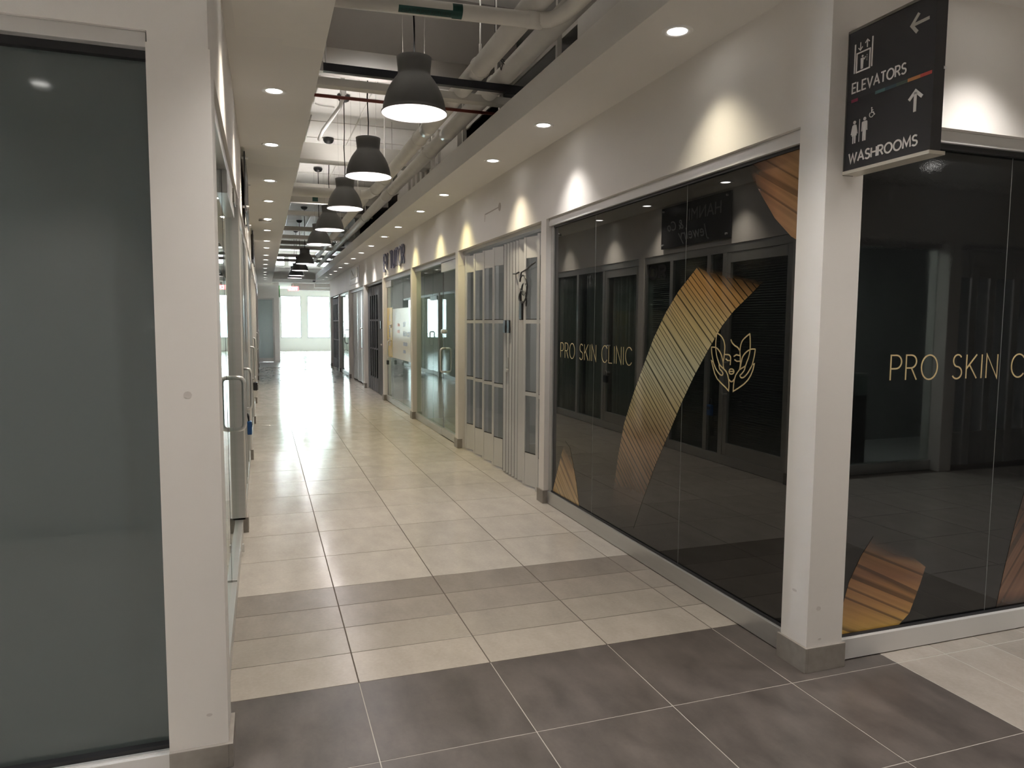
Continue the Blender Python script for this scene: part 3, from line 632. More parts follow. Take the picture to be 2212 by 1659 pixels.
# cable lock hanging on the gate
cl = tag(empty('cable_lock', (2.36, 6.5, 2.0)), 'black coiled cable lock hanging from the top of the silver gate', 'lock')
pts = []
for i in range(60):
    t = i / 59; a = t * 2 * math.pi * 2.6
    pts.append((2.352 - 0.012 * math.cos(a * 0.5), 6.47 + 0.085 * math.cos(a) + 0.02 * t, 1.985 - 0.02 - 0.19 * t + 0.075 * math.sin(a)))
MB().tube([(2.36, 6.20, 2.125), (2.352, 6.30, 2.10), (2.35, 6.42, 2.07), (2.352, 6.55, 2.055)] + pts, 0.0075, 8).build('cable', M['black'], cl, True)
MB().tube([(2.352, 6.62, 2.06), (2.348, 6.70, 2.05), (2.352, 6.78, 2.055)], 0.008, 8).build('cable_end', M['black'], cl, True)
MB().tube([(2.352, 6.57, 1.90), (2.35, 6.56, 1.84), (2.35, 6.55, 1.78)], 0.01, 8).build('cable_tail', M['black'], cl, True)
box('lock_body', M['black'], cl, 2.335, 2.368, 6.49, 6.57, 1.60, 1.78, bevel=0.01)

def dhandle(parent, x, y, z0, z1, out, r=0.014, name='pull_handle', both=False):
    m = MB(); k = 0.035
    for s in ((1, -1) if both else (1,)):
        d = out * s
        pts = [(x, y, z0), (x + d * 0.6, y, z0)] + [(x + d * (1 - 0.4 * (1 - math.sin(a))), y, z0 + k * (1 - math.cos(a))) for a in (0.5, 1.0, 1.57)]
        pts += [(x + d, y, z1 - k)] + [(x + d * (1 - 0.4 * (1 - math.sin(a))), y, z1 - k * (1 - math.cos(a))) for a in (1.0, 0.5)] + [(x + d * 0.6, y, z1), (x, y, z1)]
        m.tube(pts, r, 10)
    return m.build(name, M['chrome'], parent, True)
def padlock(name, label, loc, mat, s=1.0, axis='Y'):
    x, y, z = loc; p = tag(empty(name, loc), label, 'padlock')
    MB().box(x - 0.016 * s, x + 0.016 * s, y - 0.03 * s, y + 0.03 * s, z - 0.085 * s, z - 0.02 * s).build('lock_body', mat, p, bevel=0.006 * s)
    MB().tube([(x, y - 0.02 * s, z - 0.022 * s), (x, y - 0.02 * s, z + 0.01 * s), (x, y - 0.012 * s, z + 0.024 * s), (x, y, z + 0.028 * s), (x, y + 0.012 * s, z + 0.024 * s), (x, y + 0.02 * s, z + 0.01 * s), (x, y + 0.02 * s, z - 0.022 * s)], 0.005 * s, 8).build('shackle', M['chrome'] if mat != M['blue'] else M['black'], p, True)
    return p

def glazed_bay(label, x, ya, yb, door, seam, glass=M['glass'], side=1, handle=None, rail=M['alu']):
    """frameless shopfront between posts ya..yb; door=(y0,y1) leaf with rails; side=+1 right wall, -1 left wall"""
    t = tag(empty('glass_storefront', (x, (ya + yb) / 2, 0)), label, 'storefront')
    f0, f1 = (x - 0.028 * side, x + 0.032 * side); f0, f1 = min(f0, f1), max(f0, f1)
    p0, p1 = min(x, x + 0.012 * side), max(x, x + 0.012 * side)
    d0, d1 = door
    def rails(a, b):
        if b - a < 0.02: return
        box('bottom_rail', rail, t, f0, f1, a, b, 0.004, 0.10, bevel=0.002)
        box('top_rail', rail, t, f0, f1, a, b, 2.38, ZF - 0.001, bevel=0.002)
    rails(ya, d0); rails(d1, yb)
    box('head_rail', rail, t, f0, f1, d0, d1, 2.39, ZF - 0.001, bevel=0.002)
    edges = [ya] + [s for s in seam if s < d0 - 0.05] + [d0]
    e2 = [d1] + [s for s in seam if s > d1 + 0.05] + [yb]
    for ed in (edges, e2):
        for a, b in zip(ed[:-1], ed[1:]):
            if b - a > 0.02: box('glass_pane', glass, t, p0, p1, a + 0.002, b - 0.002, 0.10, 2.38)
    dr = box('door_leaf', glass, t, p0, p1, d0 + 0.004, d1 - 0.004, 0.11, 2.26)
    box('door_bottom_rail', rail, dr, f0, f1, d0 + 0.004, d1 - 0.004, 0.012, 0.11, bevel=0.002)
    box('door_top_rail', rail, dr, f0, f1, d0 + 0.004, d1 - 0.004, 2.26, 2.382, bevel=0.002)
    fe = d1 if side > 0 else d0
    box('edge_seal', M['dark_rubber'], dr, p0 - 0.001, p1 + 0.001, fe - 0.004, fe + 0.002, 0.012, 2.38)
    if handle:
        hy, z0, z1 = handle
        dhandle(dr, x + 0.006 * side, hy, z0, z1, -0.075 * side, 0.0145, 'pull_handle', True)
    return t, dr
t3, d3 = glazed_bay('clear glass storefront with looped steel door handles next to the silver folding gate', 2.36, 8.82, 11.58, (8.84, 9.76), [10.4, 11.0], handle=(9.62, 0.90, 1.22))
MB().lathe([(0, 0.03), (0.022, 0.03), (0.022, -0.045), (0, -0.045)], (2.36, 9.70, 1.45), 14, 'X').box(2.335, 2.385, 9.69, 9.76, 1.42, 1.48).build('door_lock', M['chrome'], d3)
t4, d4 = glazed_bay('glass storefront with yellow poster strip under the tutor lettering', 2.36, 11.72, 14.52, (13.88, 14.50), [12.8], handle=(14.02, 0.90, 1.22))
MB().lathe([(0, 0.03), (0.022, 0.03), (0.022, -0.045), (0, -0.045)], (2.36, 13.96, 1.50), 14, 'X').box(2.335, 2.385, 13.94, 14.0, 1.47, 1.53).build('door_lock', M['chrome'], d4)
padlock('padlock', 'black padlock hanging from the door handle beside the yellow poster', (2.285, 14.02, 0.865), M['black'], 1.3)
# posters standing behind that glass
ps = tag(empty('window_poster', (2.40, 12.8, 0.9)), 'white window poster with blue subject words on the tutor shop glass', 'poster')
box('poster_sheet', M['paper'], ps, 2.3575, 2.3595, 11.74, 13.86, 0.90, 1.83)
PP = RW(2.3575)
def marks(mb, pl, a0, b0, a1, h, n):          # print too small to read
    for k in range(n):
        x = a0 + (a1 - a0) * k / n; poly(mb, pl, [(x, b0), (x + (a1 - a0) / n * 0.7, b0), (x + (a1 - a0) / n * 0.7, b0 + h * (0.8 + 0.2 * (k % 2))), (x, b0 + h * 0.9)], 0, 0.001)
for wd, z in (('SAT', 1.50), ('MATH', 1.33), ('CONTEST', 1.33)):
    a0 = -12.75 if wd != 'CONTEST' else -12.38; pt = MB(); write(pt, PP, wd, a0, z, a0 + 0.075 * len(wd), 0.075, 0.013, 0, 0.001); pt.build('blue_word', M['poster_blue'], ps)
for z, e, h in ((1.16, -12.35, 0.07), (1.03, -12.52, 0.06)):
    pt = MB(); marks(pt, PP, -12.75, z, e, h, 5); tag(pt.build('blue_print', M['poster_blue'], ps), kind='stuff')
for z in (1.50, 1.38):
    pt = MB(); marks(pt, PP, -13.35, z, -13.08, 0.06, 4); tag(pt.build('pink_print', M['poster_pink'], ps), kind='stuff')
ps2 = tag(empty('poster_strip', (2.40, 14.2, 0.9)), 'yellow vertical poster strip with small emblem on the tutor shop door', 'poster')
box('strip_sheet', M['yellow'], ps2, 2.3575, 2.3595, 13.90, 14.48, 0.90, 1.86)
pt = MB(); PQ = RW(2.3575); stroke(pt, PQ, [(-14.28, 1.60), (-14.22, 1.72), (-14.14, 1.60)], 0.02, 0, 0.001)
for k in range(8): marks(pt, PQ, -14.27, 1.12 + k * 0.052, -14.13, 0.04, 1 + k % 2)
pt.build('strip_print', M['poster_blue'], ps2)
# interior furniture hints of the two glazed shops
MB().box(3.4, 3.5, 12.0, 14.2, 0, 0.9).box(3.3, 3.9, 11.95, 14.25, 0.9, 0.94).build('reception_desk', M['shop'], None, bevel=0.004)
tag(bpy.data.objects['reception_desk'], 'white reception desk inside the tutor shop', 'desk')
cu = tag(empty('curtain_panel', (5.0, 10.2, 0)), 'dark hanging divider panels inside the clear glass shop', 'curtain')
for k in range(5):
    y = 9.1 + 0.5 * k
    MB().box(4.6, 4.63, y, y + 0.34, 0.05, 2.3).build('panel', M['curtain'], cu)
MB().tube([(4.615, 9.0, 2.32), (4.615, 11.5, 2.32)], 0.015, 8).build('rail', M['alu'], cu)

def fill_panel(name_label, x, y, power):  # unseen panel added to brighten a dark shop interior
    t = tag(empty('fill_panel', (x, y, 2.8)), name_label, 'added fill light')
    MB().box(x - 0.31, x + 0.31, y - 0.31, y + 0.31, 2.775, 2.80).build('panel_frame', M['trim_white'], t)
    box('diffuser', M['lens'], t, x - 0.28, x + 0.28, y - 0.28, y + 0.28, 2.772, 2.775)
    ld = bpy.data.lights.new('fill_panel_lamp', 'AREA'); ld.energy = power; ld.size = 0.5; ld.color = NEUTRAL
    lo = bpy.data.objects.new('fill_panel_lamp', ld); COL.objects.link(lo); lo.parent = t; lo.location = (0, 0, -0.04)
fill_panel('added square fill light inside the shop behind the silver gate', 4.0, 7.2, 9)
fill_panel('added square fill light inside the tutor shop', 4.0, 13.0, 6)
gate('folding_gate', 'darker folding gate with black pull beyond the yellow poster shop', 17.42, 2.40, [(0.05, 's')] + [(0.27, 'p'), (0.04, 's')] * 5 + [(0.05, 's')] * 5 + [(0.08, 's')] * 4 + [(0.24, 'p'), (0.04, 's'), (0.20, 'p')], rails=(0.98, 1.62), mat=M['gate_dark'])
g5 = [o for o in bpy.data.objects if o.name.startswith('folding_gate')][-1]
box('pull_pad', M['black'], g5, 2.355, 2.37, 15.30, 15.42, 1.44, 1.60, bevel=0.003)
MB().lathe([(0, 0.02), (0.02, 0.02), (0.02, -0.005), (0, -0.005)], (2.35, 15.3, 1.1), 14, 'X').build('lock_cylinder', M['chrome'], g5)
# sixth bay: tall plain panels
t6 = tag(empty('panel_shopfront', (2.38, 19.1, 0)), 'shopfront closed by tall grey vertical panels and a long pull handle', 'storefront')
box('head_rail', M['alu'], t6, 2.34, 2.42, 17.60, 20.65, 2.38, ZF - 0.001)
for k in range(7):
    y = 17.62 + 0.43 * k
    MB().obox((2.385 + (0.03 if k % 2 else 0), y), (2.385 + (0 if k % 2 else 0.03), y + 0.41), 0.03, 0.03, 2.38).build('tall_panel', M['door_grey'], t6, bevel=0.003)
dhandle(t6, 2.37, 18.35, 0.92, 1.42, -0.07, 0.016)
t7, d7 = glazed_bay('bright glass storefront with black door handle before the last gate', 2.36, 20.80, 23.45, (20.85, 21.95), [22.7], handle=(21.8, 0.95, 1.35))
box('frosted_band', M['teal_glass'], t7, 2.3735, 2.375, 20.82, 23.43, 0.12, 1.5)
gate('folding_gate', 'teal-grey folding gate at the bright end of the shop row', 26.38, 2.40, [(0.05, 's')] * 4 + [(0.3, 'p'), (0.05, 's')] * 6 + [(0.08, 's')] * 5, rails=(0.98, 1.62), mat=M['gate_dark'])

# ================================================================ STOREFRONTS, corridor's left side
t1, d1 = glazed_bay('frameless glass front with steel pull handle beside the near pillar', -0.195, 2.82, 5.62, (4.25, 5.25), [3.5], side=-1, handle=(5.02, 0.86, 1.20))
box('side_stile', M['alu'], t1, -0.30, -0.152, 5.605, 5.62, 0.10, 2.40); MB().box(-0.235, -0.155, 5.02, 5.25, 2.33, 2.42).build('patch_hinge', M['sign_frame'], d1, bevel=0.003)
MB().box(-0.162, -0.150, 5.03, 5.06, 0.03, 0.08).build('floor_bolt', M['chrome'], d1)
def framed_bay(label, x, ya, yb, mull, door, fill):
    t = tag(empty('framed_shopfront', (x, (ya + yb) / 2, 0)), label, 'storefront')
    box('bottom_rail', M['alu'], t, x - 0.05, x + 0.02, ya, yb, 0.004, 0.11, bevel=0.002)
    box('top_rail', M['alu'], t, x - 0.05, x + 0.02, ya, yb, 2.36, ZF - 0.001, bevel=0.002)
    ys = [ya] + mull + [yb]
    for y in ys:
        a, b = max(ya, y - 0.035), min(yb, y + 0.035)
        box('mullion', M['alu'], t, x - 0.05, x + 0.02, a, b, 0.11, 2.36, bevel=0.002)
    for i, (a, b) in enumerate(zip(ys[:-1], ys[1:])):
        pn = box('glass_pane', M['glass'], t, x - 0.02, x - 0.01, a + 0.035, b - 0.035, 0.11, 2.36)
        if i == door:
            MB().box(x - 0.03, x + 0.012, a + 0.036, a + 0.10, 0.111, 2.359).box(x - 0.03, x + 0.012, b - 0.10, b - 0.036, 0.111, 2.359).box(x - 0.03, x + 0.012, a + 0.10, b - 0.10, 0.111, 0.25).box(x - 0.03, x + 0.012, a + 0.10, b - 0.10, 2.25, 2.359).build('door_frame', M['alu'], t, bevel=0.002)
        if fill == 'blind':
            m = MB()
            for k in range(82):
                z = 0.16 + k * 0.0265; m.add([(x - 0.075, a + 0.05, z), (x - 0.075, b - 0.05, z), (x - 0.095, b - 0.05, z + 0.014), (x - 0.095, a + 0.05, z + 0.014)], [(0, 1, 2, 3)])
            tag(m.build('blind_slats', M['blind'], t), kind='stuff')
        else:
            m = MB(); n = int((b - a) / 0.02); v = []
            for k in range(n + 1):
                y = a + 0.05 + (b - a - 0.1) * k / n; xx = x - 0.12 + 0.03 * math.sin(k * 0.9) + 0.012 * math.sin(k * 0.37)
                v += [(xx, y, 0.05), (xx, y, 2.34)]
            m.add(v, [(2 * k, 2 * k + 2, 2 * k + 3, 2 * k + 1) for k in range(n)])
            m.build('curtain', M['curtain'], t, True)
    return t
t2 = framed_bay('grey framed shopfront with horizontal blinds under the jewellery sign', -0.18, 5.74, 8.62, [6.85, 7.15, 7.95], 0, 'blind')
gp = [o for o in t2.children if o.name.startswith('glass_pane')][-1]
BP = Plane((-0.19, 0, 0), (0, -1, 0), (0, 0, 1), (1, 0, 0))
for c, a0, a1 in (('O', -8.55, -8.36), ('R', -8.30, -8.14)):
    t_ = MB(); write(t_, BP, c, a0, 2.17, a1, 0.15, 0.042, 0.0005, 0.002); t_.build('window_letter', M['black'], gp)
dhandle(t2, -0.168, 6.75, 0.80, 1.15, 0.06, 0.012)
lb = tag(empty('key_lockbox', (-0.125, 7.0, 0.62)), 'blue key lockbox hanging at the shopfront with horizontal blinds', 'lockbox')
box('lockbox_body', M['blue'], lb, -0.155, -0.115, 6.97, 7.05, 0.53, 0.655, bevel=0.008)
box('dial_cover', M['black'], lb, -0.116, -0.112, 6.985, 7.035, 0.60, 0.63)
MB().tube([(-0.14, 6.985, 0.65), (-0.14, 6.985, 0.70), (-0.145, 7.0, 0.72), (-0.15, 7.025, 0.72), (-0.15, 7.035, 0.70), (-0.14, 7.035, 0.65)], 0.006, 8).build('shackle', M['black'], lb, True)
t2b = framed_bay('grey framed shopfront with hanging curtain folds past the blinds shop', -0.18, 8.76, 11.70, [9.85, 10.8], 0, 'curtain')
dhandle(t2b, -0.168, 9.62, 0.85, 1.25, 0.06, 0.012)
padlock('padlock', 'black padlock on the curtained shopfront beyond the blue lockbox', (-0.105, 9.62, 0.84), M['black'], 1.6)
t2c, _ = glazed_bay('clear glass front in the fourth bay after the near pillar', -0.195, 11.84, 14.66, (12.0, 12.9), [13.8], side=-1, handle=(12.75, 0.90, 1.3))
gate('folding_gate', 'silver folding gate beside the near pillar row, fifth bay along', 17.58, -0.22, [(0.05, 's')] * 3 + [(0.33, 'p'), (0.05, 's')] * 6 + [(0.06, 's')] * 4, rails=(0.98, 1.62))
t2d, _ = glazed_bay('clear glass front in the sixth bay after the near pillar', -0.195, 17.75, 20.60, (18.0, 18.9), [19.8], side=-1, handle=(18.75, 0.90, 1.3))
t2e, _ = glazed_bay('clear glass front in the seventh bay after the near pillar', -0.195, 20.75, 23.50, (21.0, 21.9), [22.7], side=-1, handle=(21.75, 0.90, 1.3))
t2f, _ = glazed_bay('clear glass front in the last bay before the teal end door', -0.195, 23.65, 26.40, (24.0, 24.9), [25.7], side=-1, handle=(24.75, 0.90, 1.3))
# frosted glass left of the near pillar
sf3 = tag(empty('glass_storefront', (-2.0, 2.7, 0)), 'large frosted grey-teal glass screen left of the near pillar', 'storefront')
box('bottom_rail', M['alu_white'], sf3, -4.2, -0.335, 2.64, 2.76, 0.004, 0.066, bevel=0.002)
box('sill_edge', M['chrome'], sf3, -4.2, -0.335, 2.655, 2.668, 0.066, 0.072)
box('top_rail', M['alu_white'], sf3, -4.2, -0.335, 2.635, 2.76, 2.438, 2.485, bevel=0.002)
box('gasket', M['dark_rubber'], sf3, -4.2, -0.335, 2.67, 2.70, 2.412, 2.438)
box('gasket', M['dark_rubber'], sf3, -4.2, -0.335, 2.67, 2.70, 0.066, 0.085)
box('glass_pane', M['film_teal'], sf3, -1.9, -0.336, 2.70, 2.712, 0.066, 2.438)
box('glass_pane', M['film_teal'], sf3, -4.2, -1.904, 2.70, 2.712, 0.066, 2.438)

# teal door in the end block
ed = tag(empty('end_door', (0.1, 29.85, 0)), 'pale teal glazed door in the block at the corridor end', 'door')
MB().box(-0.21, -0.17, 29.82, 29.90, 0.0, 2.50).box(0.37, 0.43, 29.82, 29.90, 0.0, 2.50).box(-0.17, 0.37, 29.82, 29.90, 2.44, 2.50).box(-0.17, 0.37, 29.82, 29.90, 0.005, 0.16).build('door_frame', M['alu'], ed)
box('door_pane', M['teal_glass'], ed, -0.17, 0.37, 29.85, 29.862, 0.16, 2.44)

# shop across the crossing, seen as reflection in the black glass
bs = tag(empty('glass_storefront', (5.9, -0.7, 0)), 'clear glass showcase front across the crossing reflected in the black glass', 'storefront')
box('bottom_rail', M['alu'], bs, 5.2, 6.88, -0.74, -0.66, 0.004, 0.11); box('top_rail', M['alu'], bs, 5.2, 6.88, -0.74, -0.66, 2.38, ZF - 0.001)
box('glass_pane', M['glass'], bs, 5.2, 6.88, -0.706, -0.694, 0.11, 2.38)
dc = tag(empty('display_counter', (5.6, -1.3, 0)), 'dark jewellery display counter with glass top across the crossing', 'counter')
box('counter_base', M['black'], dc, 5.25, 6.35, -1.55, -1.05, 0.002, 0.80, bevel=0.004)
box('counter_case', M['glass'], dc, 5.25, 6.35, -1.55, -1.05, 0.80, 1.02)
box('case_rim', M['alu'], dc, 5.24, 6.36, -1.56, -1.04, 1.02, 1.04)
fill_panel('added square fill light inside the showcase shop across the crossing', 5.9, -1.7, 22)
gb = tag(empty('folding_gate', (8.0, -0.68, 0)), 'silver folding gate across the crossing reflected in the black glass', 'folding gate')
lastp = (7.05, -0.70)
box('head_track', M['alu'], gb, 7.05, 9.0, -0.74, -0.62, 2.41, ZF - 0.001)
for k in range(6):
    nx = (7.05 + 0.325 * (k + 1), -0.66 if k % 2 == 0 else -0.70)
    mm = MB().obox(lastp, (lastp[0] + 0.05, lastp[1]), 0.022, 0.03, 2.40).obox((nx[0] - 0.05, nx[1]), nx, 0.022, 0.03, 2.40).obox(lastp, nx, 0.01, 0.03, 0.4).obox(lastp, nx, 0.01, 2.1, 2.40)
    lf = mm.build('leaf', M['door_grey'], gb); MB().obox(lastp, nx, 0.004, 0.4, 2.1).build('pane', M['glass_grey'], lf)
    lastp = nx

# ================================================================ SIGNS
# -- hanging directory sign
XS = 2.38
sg = tag(empty('directory_sign', (2.41, 2.32, 2.21)), 'black directory sign with elevator and washroom symbols fixed to the corner pillar', 'sign')
box('sign_box', M['sign_face'], sg, XS, 2.425, 2.108, 2.528, 2.226, 2.795, bevel=0.002)
MB().box(XS - 0.004, 2.43, 2.526, 2.5295, 2.21, 2.80).box(XS - 0.004, 2.43, 2.104, 2.529, 2.795, 2.806).build('sign_frame', M['sign_frame'], sg)
box('bottom_edge', M['sign_lip'], sg, XS - 0.006, 2.455, 2.100, 2.5295, 2.212, 2.226, bevel=0.001)
box('end_cap', M['sign_face'], sg, XS - 0.003, 2.43, 2.100, 2.108, 2.226, 2.806)
SP = RW(XS)
def U(y): return -y
t = MB(); write(t, SP, 'ELEVATORS', U(2.498), 2.545, U(2.228), 0.039, 0.0058, gap=0.2); t.build('elevators_lettering', M['sign_text'], sg)
t = MB(); write(t, SP, 'WASHROOMS', U(2.500), 2.257, U(2.160), 0.038, 0.0066, gap=0.2); t.build('washrooms_lettering', M['sign_text'], sg)
t = MB(); stroke(t, SP, [(U(2.185), 2.682), (U(2.211), 2.714), (U(2.180), 2.750)], 0.0125, 0, 0.002); stroke(t, SP, [(U(2.206), 2.714), (U(2.133), 2.716)], 0.0115, 0, 0.002)
t.build('pointing_arrow', M['sign_arrow'], sg)
t = MB(); stroke(t, SP, [(U(2.207), 2.434), (U(2.178), 2.462), (U(2.148), 2.434)], 0.0125, 0, 0.002); stroke(t, SP, [(U(2.1785), 2.458), (U(2.1785), 2.385)], 0.0125, 0, 0.002)
t.build('upward_arrow', M['sign_text'], sg)
def sticks(lines, w, name, extra=None):
    t = MB()
    for l in lines: stroke(t, SP, [(U(a), b) for a, b in l], w, 0, 0.002)
    if extra: extra(t)
    return t.build(name, M['sign_text'], sg)
def lift(t):
    disc(t, SP, (U(2.450), 2.683), 0.0042, 0, 0.002)
    poly(t, SP, [(U(2.459), 2.676), (U(2.444), 2.676), (U(2.446), 2.632), (U(2.4505), 2.632), (U(2.4515), 2.655), (U(2.4525), 2.632), (U(2.457), 2.632)][::-1], 0, 0.002)
    stroke(t, SP, [(U(2.446), 2.674), (U(2.440), 2.668), (U(2.434), 2.677)], 0.003, 0, 0.002)
    for z in (2.660, 2.667, 2.674, 2.681): disc(t, SP, (U(2.4265), z), 0.0017, 0, 0.002, 8)
sticks([[(2.491, 2.742), (2.491, 2.624)], [(2.3995, 2.745), (2.3995, 2.626)], [(2.4805, 2.701), (2.411, 2.701), (2.411, 2.625), (2.4805, 2.625), (2.4805, 2.701)]], 0.0055, 'elevator_symbol', lift)
sticks([[(2.463, 2.742), (2.463, 2.712)], [(2.474, 2.722), (2.463, 2.711), (2.452, 2.722)], [(2.427, 2.711), (2.427, 2.741)], [(2.438, 2.731), (2.427, 2.742), (2.416, 2.731)]], 0.0038, 'travel_arrows')
def woman(t):
    disc(t, SP, (U(2.4770), 2.4205), 0.0072, 0, 0.002)
    poly(t, SP, [(U(2.4835), 2.411), (U(2.4705), 2.411), (U(2.4665), 2.402), (U(2.4640), 2.365), (U(2.4685), 2.365), (U(2.4690), 2.334), (U(2.4745), 2.334), (U(2.4755), 2.365), (U(2.4785), 2.365), (U(2.4795), 2.334), (U(2.4850), 2.334), (U(2.4855), 2.365), (U(2.4900), 2.365), (U(2.4875), 2.402)][::-1], 0, 0.002)
    stroke(t, SP, [(U(2.4855), 2.408), (U(2.4935), 2.372)], 0.0042, 0, 0.002); stroke(t, SP, [(U(2.4685), 2.408), (U(2.4605), 2.372)], 0.0042, 0, 0.002)
sticks([], 0.003, 'woman_symbol', woman)
sticks([[(2.450, 2.4275), (2.450, 2.335)]], 0.0028, 'divider_line')
def man(t):
    disc(t, SP, (U(2.4230), 2.4225), 0.0072, 0, 0.002)
    poly(t, SP, [(U(2.4335), 2.413), (U(2.4125), 2.413), (U(2.4145), 2.374), (U(2.4145), 2.334), (U(2.4215), 2.334), (U(2.4225), 2.372), (U(2.4235), 2.372), (U(2.4245), 2.334), (U(2.4315), 2.334), (U(2.4315), 2.374)][::-1], 0, 0.002)
    stroke(t, SP, [(U(2.4345), 2.411), (U(2.4365), 2.374)], 0.0045, 0, 0.002); stroke(t, SP, [(U(2.4115), 2.411), (U(2.4095), 2.374)], 0.0045, 0, 0.002)
sticks([], 0.003, 'man_symbol', man)
def chair(t):
    disc(t, SP, (U(2.3885), 2.4565), 0.0030, 0, 0.002, 10)
    stroke(t, SP, [(U(2.3885), 2.452), (U(2.3880), 2.438), (U(2.3790), 2.438), (U(2.3745), 2.427), (U(2.371), 2.429)], 0.0034, 0, 0.002)
    stroke(t, SP, [(U(2.3885), 2.447), (U(2.3805), 2.447)], 0.0024, 0, 0.002)
    stroke(t, SP, [(U(2.3885) + 0.0105 * math.cos(math.radians(a)), 2.4305 + 0.0105 * math.sin(math.radians(a))) for a in range(125, 350, 15)], 0.0026, 0, 0.002)
sticks([], 0.003, 'wheelchair_symbol', chair)
bars = [((2.500, 2.465), (0.26, 0.03, 0.07)), ((2.374, 2.325), (0.08, 0.16, 0.16)), ((2.325, 2.270), (0.035, 0.07, 0.085)), ((2.270, 2.217), (0.055, 0.085, 0.06)), ((2.217, 2.160), (0.48, 0.20, 0.07)), ((2.160, 2.106), (0.50, 0.075, 0.055))]
for k, ((a, b), c) in enumerate(bars):
    mt = plain('sign_stripe_colour_%d' % k, c, 0.45); t = MB(); poly(t, SP, [(U(a), 2.506), (U(b), 2.506), (U(b), 2.5185), (U(a), 2.5185)], 0, 0.002); t.build('colour_stripe', mt, sg)
t = MB(); poly(t, SP, [(U(2.525), 2.5185), (U(2.106), 2.5185), (U(2.106), 2.5195), (U(2.525), 2.5195)], 0, 0.001); t.build('panel_joint', M['black'], sg)
MB().lathe([(0, 0.006), (0.006, 0.006), (0.006, -0.006), (0, -0.006)], (2.43, 2.103, 2.53), 12, 'X').build('screw_head', M['chrome'], sg)

# -- lettering over the fourth bay and the emblem plate further on
lt = tag(empty('letter_sign', (2.28, 13.2, 2.55)), 'dark navy raised EY TUTOR letters on the upper wall', 'sign')
WP = RW(XR); letters = 'EY TUTOR'; x = 0.0; span = 2.16; sc_ = span / text_width(letters, 0.2)
for c in letters:
    if c == ' ': x += 0.54; continue
    wd, lines = GL[c]; t = MB()
    for l in lines: stroke(t, WP, [(-14.30 + (x + p[0]) * sc_, 2.575 + p[1] * 0.30) for p in l], 0.046, 0.012, 0.032)
    t.build('letter', M['navy'], lt); x += wd + 0.2
es = tag(empty('emblem_sign', (2.28, 19.2, 2.55)), 'silver square emblem plate with a notched peak on the upper wall', 'sign')
box('emblem_plate', M['alu_white'], es, 2.275, XR, 18.2, 20.3, 2.57, 2.99)
t = MB(); poly(t, RW(2.275), [(-19.95, 2.72), (-19.95, 2.93), (-19.75, 2.95), (-19.35, 2.78), (-18.9, 2.95), (-18.5, 2.95), (-18.5, 2.72)], 0, 0.01); t.build('emblem_peak', M['steel_beam'], es)
t = MB(); marks(t, RW(2.275), -20.1, 2.60, -18.4, 0.07, 5); t.build('emblem_script', M['steel_beam'], es)
# -- jewellery board on the left wall, seen edge-on and mirrored in the black glass
js = tag(empty('shop_board', (-0.13, 7.4, 2.52)), 'black jewellery name board above the shopfront with blinds', 'sign')
box('board', M['sign_face'], js, -0.126, -0.114, 6.70, 8.14, 2.515, 3.02, bevel=0.002)
for y in (6.76, 8.08):
    for z in (2.56, 2.975): MB().lathe([(0, 0.022), (0.012, 0.022), (0.012, -0.03), (0, -0.03)], (-0.114, y, z), 12, 'X').build('standoff', M['chrome'], js)
JP = LW(-0.114); M['board_letter'] = plain('board_silver_letter', (0.42, 0.43, 0.43), 0.4)
font_mesh('hanmi_lettering', 'HANMI', JP, 6.86, 2.80, 0.20, M['board_letter'], js, sx=1.05)
font_mesh('co_lettering', '& Co', JP, 7.62, 2.72, 0.17, M['board_letter'], js, 0.3)
font_mesh('jewelry_lettering', 'Jewelry', JP, 7.12, 2.585, 0.20, M['board_letter'], js, 0.35)
b2 = tag(empty('shop_board', (-0.13, 12.9, 2.55)), 'dark name board edge-on above the fourth left bay', 'sign')
box('board', M['sign_face'], b2, -0.135, -0.115, 12.2, 13.9, 2.55, 3.0); box('board_edge', M['sign_frame'], b2, -0.1435, -0.135, 12.25, 13.85, 2.6, 2.95)

# ================================================================ CEILING SERVICES
def downlight_proto():
    d = empty('downlight', (0, 0, ZS))
    MB().lathe([(0.078, -0.0005), (0.078, -0.004), (0.070, -0.007), (0.052, -0.004), (0.050, 0.0)], (0, 0, ZS), 28).build('trim_ring', M['trim_white'], d, True)
    MB().lathe([(0.0, -0.0015), (0.052, -0.0015)], (0, 0, ZS), 28).build('lens', M['lens'], d)
    return d
dl0 = downlight_proto(); used = [False]
def downlight(x, y, label, group, col=WARM, power=1.0, cone=94):
    if not used[0]: d = dl0; used[0] = True
    else: d = copy_tree(dl0)
    d.location = (x, y, ZS); tag(d, label, 'downlight', group)
    if y > 19: return d
    ld = bpy.data.lights.new('downlight_lamp', 'SPOT'); ld.energy = DOWN_W * power; ld.color = col; ld.spot_size = math.radians(cone); ld.spot_blend = 1.0; ld.shadow_soft_size = 0.045
    lo = bpy.data.objects.new('downlight_lamp', ld); COL.objects.link(lo); lo.parent = d; lo.location = (0, 0, -0.012)
    return d
rc = [(1.0, 0.9, 0.68), NEUTRAL, WARM, YELLOW, YELLOW, YELLOW, YELLOW, WARM, NEUTRAL]
ry = [3.31, 5.16, 6.42, 8.30, 9.62, 11.3, 12.65, 14.25, 15.73, 17.2, 18.7, 20.14, 21.6, 23.1, 24.6, 26.0]
order = ['first', 'second', 'third', 'fourth', 'fifth', 'sixth', 'seventh', 'eighth', 'ninth', 'tenth', 'eleventh', 'twelfth', 'thirteenth', 'fourteenth', 'fifteenth', 'sixteenth', 'seventeenth']
